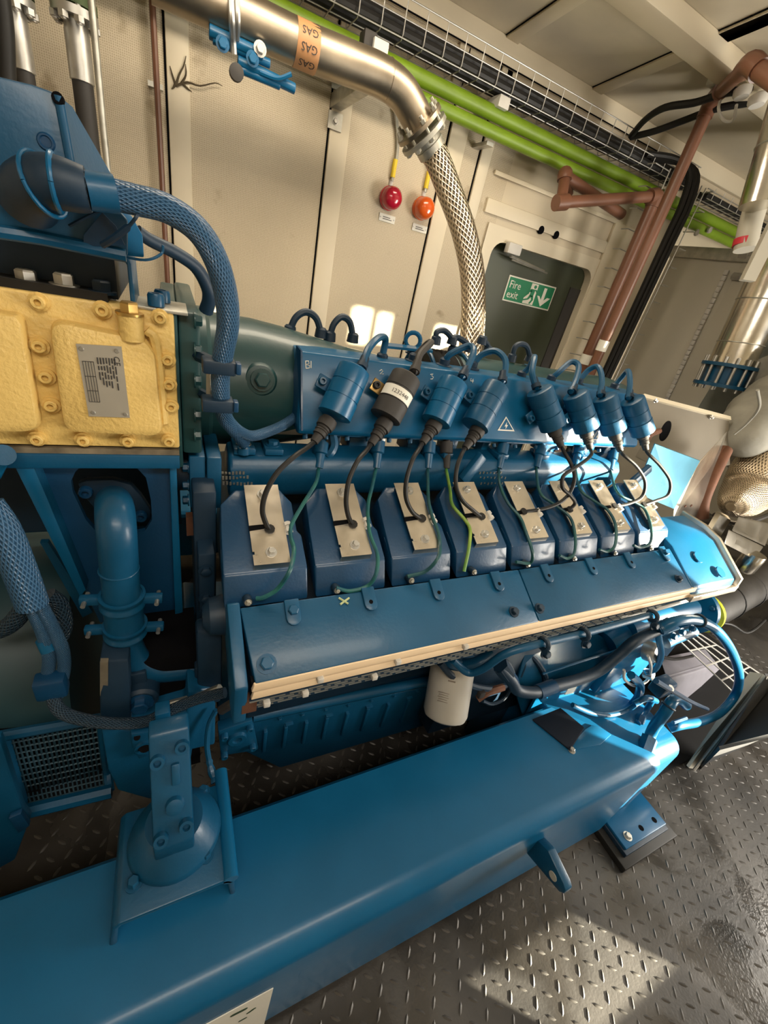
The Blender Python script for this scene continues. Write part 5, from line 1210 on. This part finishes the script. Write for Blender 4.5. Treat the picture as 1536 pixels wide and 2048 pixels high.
M().tube([P(1000, 1330, .475), P(1015, 1350, .46)], .022, 6, sm=False).build('hex_nut', NAVY, t)
M().tube([P(1015, 1350, .46), P(1026, 1364, .45)], .019, 6, sm=False).build('hex_nut', BLUED, t)
M().tube([P(1076, 1384, .43), P(1108, 1372, .43)], .020, 16, sm=False).build('ferrule', BLUED, t)
M().tube([P(1105, 1373, .43), P(1160, 1358, .43), P(1200, 1340, .43), P(1240, 1308, .43), P(1270, 1282, .43), P(1310, 1262, .43), P(1330, 1252, .43)], .0165, 14, 7).build('rubber_hose', NAVY, t)
tag(M().tube([P(1000, 1310, .60), P(1020, 1330, .57), P(1028, 1360, .56), P(1010, 1395, .55), P(985, 1408, .53), P(965, 1402, .53)], .006, 8).build('sensor_cable', NAVY), 'thin cable looping round beside the oil filter', 'cable')
sn = tag(M().tube([P(955, 1398, .53), P(975, 1385, .53), P(1005, 1375, .54)], .012, 8).build('sensor_plug', RUST), 'brown sensor plug right of the grey oil filter', 'plug')
M().box(P(962, 1388, .52), (.02, .015, .025)).build('plug_latch', BLACKM, sn, bevel=.002)
for k, L_ in enumerate(([(1040, 1300, .60), (1050, 1325, .58), (1042, 1352, .57)], [(1052, 1300, .60), (1075, 1325, .57), (1090, 1352, .55), (1092, 1370, .53)])):
    tag(M().tube([P(*p) for p in L_], .006 + .004 * k, 8).build('small_hose', NAVY), ['thin small hose behind the hose elbow', 'ribbed small hose left of the blue guard'][k], 'hose')
# big bright hose loop
t = thing('loop_hose', 'bright blue hose making a big loop at the right end of the frame', 'hose', P(1450, 1330, .30))
M().tube([P(1318, 1258, .42), P(1350, 1243, .41), P(1390, 1240, .40), P(1430, 1258, .38), P(1462, 1300, .35), P(1478, 1350, .32), P(1470, 1390, .30), P(1440, 1425, .28), P(1400, 1443, .27), P(1360, 1450, .27), P(1338, 1456, .28)], .0155, 14, 8).build('hose', BLUE, t)
M().tube([P(1318, 1258, .42), P(1342, 1246, .415)], .019, 14, sm=False).build('ferrule', BLUE2, t)
M().ring(P(1398, 1241, .398), (1, .1, -.2), .018, .004, 16).build('hose_clamp', NAVY, t)
# pump, pipework group
pu = thing('coolant_pump', 'turquoise pump pipes and flange at the engine end', 'pump', P(1270, 1240, .55))
M().tube([P(1215, 1285, .56), P(1300, 1235, .56), P(1380, 1215, .58)], .042, 20, sm=False).build('pump_pipe', BLUE, pu)
M().tube([P(1250, 1258, .56), P(1275, 1248, .56)], .050, 22, sm=False).build('hose_band', BLUE, pu)
M().ring(P(1283, 1246, .56), X1, .050, .004, 22).build('band_clamp', NAVY, pu)
c = P(1388, 1215, .60); M().lathe(c - X1 * .03, X1, [(.105, 0), (.105, .022), (.09, .024)], 36).build('flange', BLUE, pu)
for j in range(8): an = 6.2832 * j / 8; q_ = c - X1 * .03 + V((0, math.cos(an), math.sin(an))) * .09; M().hexb(q_, -X1, .010, .010).build('bolt', BLUE2, pu)
M().tube([P(1330, 1285, .45), P(1350, 1275, .45), P(1385, 1262, .45)], .022, 10).build('manifold_block', BLUE2, pu)
for u, v in ((1345, 1272), (1362, 1263), (1382, 1256)): M().hexb(P(u, v, .43), (0, -1, .5), .010, .010).build('bolt', BLUE, pu)
M().bb(P(1200, 1265, .60), P(1260, 1300, .75)).build('pump_body', BLUE2, pu, bevel=.01)
M().tube([P(1315, 1250, .43), P(1318, 1280, .42), P(1322, 1310, .42), P(1310, 1338, .42), P(1290, 1345, .43)], .010, 10).build('drain_tube', BLUE, pu)
M().tube([P(1180, 1235, .47), P(1330, 1195, .50)], .010, 8, sm=False).build('support_rod', BLUE, pu)
M().tube([P(1240, 1232, .46), P(1300, 1222, .46), P(1390, 1196, .47)], .006, 8).build('thin_tube', CAPG, pu)
sl_ = thing('silver_solenoid', 'bright silver round solenoid with a looped white tube', 'valve', P(1285, 1305, .46))
M().lathe(P(1292, 1300, .47), (.1, -1, .5), [(.036, 0), (.036, .03), (.03, .04), (.01, .042)], 24).build('cap', ZINC, sl_)
M().tube([P(1248, 1340, .43), P(1250, 1360, .42), P(1272, 1372, .42), P(1295, 1360, .42), P(1302, 1335, .42), P(1296, 1312, .43)], .005, 8).build('white_tube', CAPG, sl_)
M().bb(P(1240, 1318, .47), P(1262, 1345, .50)).build('valve_block', BLUE, sl_, bevel=.005)
M().lathe(P(1288, 1345, .44), (.2, -1, .5), [(.018, 0), (.018, .03), (.012, .032)], 6).build('hex_body', ZINC, sl_)
# prefilter motor
mo = thing('electric_pump', 'glossy blue motor drum beside the cross member', 'pump', P(1200, 1400, .45))
M().lathe(P(1160, 1405, .52), (.55, -.75, .0), [(.03, 0), (.062, .01), (.062, .12), (.05, .135), (.02, .14)], 28).build('drum', BLUE, mo)
tag(M().tube([P(1145, 1410, .44), P(1180, 1425, .41), P(1215, 1430, .39), P(1255, 1420, .38), P(1285, 1400, .37), P(1310, 1400, .37)], .0085, 10, 6).build('drain_hose', BLUE2), 'thin grey blue hose sagging in front of the motor drum', 'hose')
M().tube([P(1268, 1408, .375), P(1295, 1396, .37), P(1312, 1402, .37)], .0105, 10).build('hose_end', BLUE, bpy.data.objects['drain_hose'])
# ball valves standing on the cross member
bv = thing('ball_valve', 'blue ball valve with a long lever standing on the cross member', 'valve', PZ(1290, 1500, .46))
M().tube([PZ(1292, 1500, .46), P(1305, 1460, .29), P(1330, 1425, .29), P(1345, 1402, .30), P(1358, 1398, .31), P(1372, 1410, .30)], .017, 14).build('pipe', BLUE, bv)
M().tube([PZ(1290, 1502, .455), P(1300, 1475, .28)], .024, 6, sm=False).build('union_nut', BLUE2, bv)
M().ring(P(1337, 1412, .295), P(1345, 1402, .3) - P(1325, 1430, .29), .019, .003, 16).build('seal_ring', NAVY, bv)
M().box(P(1325, 1372, .33), (.060, .045, .055)).build('valve_body', BLUED, bv, bevel=.008)
M().tube([P(1312, 1362, .31), P(1350, 1385, .29), P(1385, 1405, .27), P(1415, 1418, .26)], lambda t: .008 - .002 * t, 8).build('lever', BLUED, bv)
M().lathe(P(1336, 1378, .30), (0, -.4, 1), [(.010, 0), (.010, .012)], 6).build('lever_nut', ZINC, bv)
bv2 = thing('drain_valve', 'small turquoise drain elbow behind the ball valve', 'valve', PZ(1265, 1450, .46))
M().tube([PZ(1275, 1447, .46), P(1290, 1425, .36), P(1305, 1400, .37)], .010, 10).build('pipe', BLUE, bv2)
M().tube([P(1260, 1412, .40), P(1275, 1395, .40), P(1280, 1370, .41), P(1262, 1350, .42)], .014, 8).build('elbow', BLUE, bv2)
M().tube([PZ(1278, 1446, .455), P(1283, 1432, .35)], .016, 6, sm=False).build('union_nut', BLUE2, bv2)
M().tube([P(1328, 1410, .33), P(1322, 1430, .33)], .012, 6, sm=False).build('side_nut', BLUED, bv2)
M().tube([P(1346, 1445, .27), P(1372, 1436, .27)], .006, 8, sm=False).build('small_lever', BLUED, bv2)

# ================================================================== lagged pipes and foil at the right end
bp2 = thing('lagged_pipe', 'thick black lagged pipe leaving the engine end to the right', 'pipe', P(1450, 1190, .62))
a, b = P(1405, 1222, .63), P(1600, 1140, .66); b = a + (b - a) * ((5.5 - a.x) / (b.x - a.x)) ; b.z = a.z + .02; b.y = a.y + .35 * 1.0
M().tube([a, a.lerp(b, .3) + V((0, 0, .008)), a.lerp(b, .6) - V((0, 0, .006)), b], .092, 26, 5).build('lagging', LAG, bp2)
M().lathe(a - (b - a).normalized() * .03, b - a, [(.085, 0), (.096, .003), (.096, .022), (.094, .03)], 28).build('gasket_band', mat('yellow_green_band', (.55, .60, .03), .45, 0, .4, 14), bp2, label='yellow green band')
for k, s in enumerate((.07, .15, .30)): 
    c = a.lerp(b, s); M().ring(c, b - a, .094, .004, 26).build('lagging_tie', BLACK, bp2)
m = M(); 
for k in range(5): c = P(1415 + k * 8, 1190 - k * 7, .50); m.box(c, (.030, .012, .02))
tag(m.build('foil_strap', FOIL), 'crumpled foil strap over the black lagged pipe', 'strap')
tag(M().tube([P(1440, 1245, .55), P(1465, 1250, .53), P(1490, 1265, .52), P(1510, 1258, .52), P(1530, 1240, .55)], .006, 7).build('loose_cable', BLACK), 'loose cable drooping below the black lagged pipe', 'cable')
# exhaust bellows, mesh blanket, foil heat shield
HX = 1.62
hsld = thing('heat_shield', 'folded shiny sheet heat shield standing behind the eighth cylinder', 'shield', P(1370, 960, .8))
M().prism([P(1310, 888, .85), P(1400, 922, .85), P(1348, 1018, .80), P(1270, 985, .80)], (0, .004, .002)).build('reflected_blue_panel', mat('sheet_reflected_blue', (.10, .36, .52), .25, .5, .15, 5), hsld, label='sheet with a pale blue reflection in its colour')  # blue base colour stands in for the sunlit engine mirrored in the sheet
M().prism([P(1400, 922, .85), P(1455, 862, .98), P(1432, 930, .92), P(1390, 1040, .80), P(1345, 1042, .78), P(1348, 1018, .80)], (.004, .003, 0)).build('bright_panel', FOIL, hsld)
for u, v in ((1370, 1012), (1382, 1011)): M().lathe(P(u, v, .79), -Y1, [(.006, 0), (.004, .004)], 8).build('rivet', RUST, hsld)
gp2 = thing('exhaust_side_panel', 'grey brown sheet panel with a top rail behind the coil box end', 'panel', P(1380, 850, 1.15))
a, b = P(1285, 793, 1.25), P(1458, 838, 1.10)
M().prism([a, b, P(1460, 930, 1.0), P(1395, 940, 1.0), P(1290, 900, 1.1)], (0, .012, .004)).build('sheet', mat('grey_brown_sheet', (.23, .205, .165), .5, .2, .12, 4), gp2)
M().tube([a, b], .014, 4, sm=False).build('top_rail', TRIM, gp2)
for u, v in ((1310, 801), (1422, 834)): M().hexb(P(u, v, 1.18 if u < 1400 else 1.12), -Y1, .007, .010).build('rail_bolt', ZINC, gp2)
M().lathe(P(1330, 862, 1.07), (.15, -1, .2), [(.045, 0), (.045, .003)], 24).build('dark_opening', VOID, gp2)
M().tube([P(1290, 890, 1.0), P(1300, 870, 1.0), P(1318, 862, 1.03)], .012, 8).build('pipe_end', RUST, gp2)
ex_ = thing('exhaust_bellows', 'woven steel mesh blanket round the exhaust at the right edge', 'blanket', P(1490, 980, .85))
M().tube([V((2.8, 1.12, 1.12)), P(1600, 870, 1.0), P(1530, 935, .94), P(1495, 985, .90), P(1462, 1015, .86)], lambda t: .02 + .115 * math.sqrt(max(0, 1 - t ** 4)), 30, 8).build('mesh', MESHB, ex_)
M().tube([P(1450, 900, .96), P(1425, 950, .90), P(1405, 1000, .86), P(1402, 1035, .83)], .030, 12, 6).build('rusty_flange', RUST, ex_)
M().tube([P(1430, 1030, .80), P(1460, 1045, .78), P(1510, 1040, .80), P(1560, 1020, .82)], .012, 8).build('mesh_edge', LAG, ex_)
lg2 = thing('exhaust_lagging', 'dusty grey lagging jacket hanging at the right edge', 'lagging', P(1500, 850, 1.0))
M().tube([V((2.9, 1.22, 1.50)), P(1640, 760, 1.15), P(1560, 810, 1.12), P(1510, 850, 1.08), P(1480, 890, 1.0)], lambda t: .02 + .15 * math.sqrt(max(0, 1 - t ** 5)) * (1 + .05 * math.sin(t * 40)), 26, 9).build('jacket', LAGW, lg2)
M().tube([P(1515, 780, .93), P(1518, 815, .92), P(1495, 845, .94), P(1468, 868, .97)], .006, 8).build('lacing', LAGW, lg2)
eb2 = thing('foil_bracket', 'pale blue reflecting foil brackets below the mesh blanket', 'bracket', P(1490, 1080, .68))
M().prism([P(1478, 1036, .74), P(1545, 1050, .74), P(1530, 1092, .70), P(1465, 1062, .70)], (0, .004, .004)).build('foil_panel', FOIL, eb2)
M().prism([P(1458, 1062, .69), P(1526, 1095, .69), P(1508, 1118, .66), P(1450, 1088, .66)], (0, .004, .004)).build('foil_panel', FOIL, eb2)
M().lathe(P(1485, 1140, .66), Z1, [(.035, 0), (.042, .01), (.045, .08), (.044, .10)], 22).build('foil_can', FOIL, eb2)
M().prism([P(1420, 1065, .72), P(1440, 1030, .76), P(1462, 1040, .76), P(1440, 1075, .72)], (0, .02, .01)).build('support_web', FOIL, eb2)
# ================================================================== floor level at the right end: battery tray, wire guard
gd_ = thing('drip_tray', 'grey sheet metal tray wall standing on the floor at the right', 'tray', PZ(1390, 1545, 0))
b0 = PZ(1390, 1545, 0); 
def T3(x, y, z): return V((x, y, z))
tx0, ty0 = b0.x - .02, b0.y
M().prism([P(1378, 1536, .23), P(1400, 1540, .215), P(1532, 1352, .30), P(1505, 1348, .34)], (0, .012, 0)).build('side_wall', GREYP, gd_)
M().prism([P(1400, 1540, .215), P(1532, 1352, .30), P(1560, 1352, .30), P(1560, 1470, .12), P(1440, 1500, .17)], (.01, .01, 0)).build('outer_wall', mat('dark_grey_sheet', (.05, .052, .056), .55), gd_)
M().bb((1.58, .26, .001), (3.1, 1.25, .012)).build('tray_floor', mat('black_tray', (.012, .012, .013), .7, spec=.2), gd_)
M().tube([P(1388, 1540, .215), P(1534, 1352, .30)], .006, 6, sm=False).build('rim', ZINC, gd_)
wg = thing('wire_guard', 'pale wire guard lying over the battery box', 'guard', P(1440, 1320, .5))
G = [P(1342, 1272, .62), P(1440, 1240, .80), P(1530, 1358, .36), P(1470, 1390, .32)]
c4 = [P(1345, 1268, .55), P(1400, 1268, .62), P(1532, 1356, .36), P(1470, 1388, .36)]
for k in range(5):
    f_ = k / 4; M().tube([c4[0].lerp(c4[1], f_), c4[3].lerp(c4[2], f_)], .004, 6, sm=False).build('wire', CAPG, wg)
for k in range(5):
    f_ = k / 4; M().tube([c4[0].lerp(c4[3], f_), c4[1].lerp(c4[2], f_)], .004, 6, sm=False).build('wire', CAPG, wg)
bx = thing('battery_box', 'lilac grey battery charger box with cables under the wire guard', 'box', P(1380, 1350, .6))
zt_ = P(1345, 1330, .62).z
M().prism([P(1335, 1362, .50), P(1435, 1330, .56), P(1448, 1350, .55), P(1410, 1412, .50), P(1350, 1400, .47)], (0, .02, .01)).build('front', mat('lilac_grey_plastic', (.30, .29, .34), .5), bx, bevel=.003)
M().prism([P(1335, 1362, .50), P(1435, 1330, .56), P(1410, 1300, .68), P(1320, 1318, .62)], (0, .004, .006)).build('top', bpy.data.materials['lilac_grey_plastic'], bx, bevel=.003)
for k, L_ in enumerate(([(1320, 1330, .60), (1360, 1348, .56), (1400, 1342, .57), (1425, 1328, .58)], [(1310, 1310, .6), (1350, 1318, .58), (1385, 1312, .60)])):
    tag(M().tube([P(*p) for p in L_], .008, 8).build('battery_cable', BLACK), ['dark cable with a red end curving on the battery box', 'second dark cable on the back of the battery box'][k], 'cable')
M().lathe(P(1424, 1329, .575), X1, [(.012, 0), (.012, .03)], 8).build('red_end', REDT, bpy.data.objects['battery_cable'])
M().bb((1.55, 1.0, 0), (2.6, 1.04, 1.0)).build('dark_back_panel', LAG, bx) if False else None
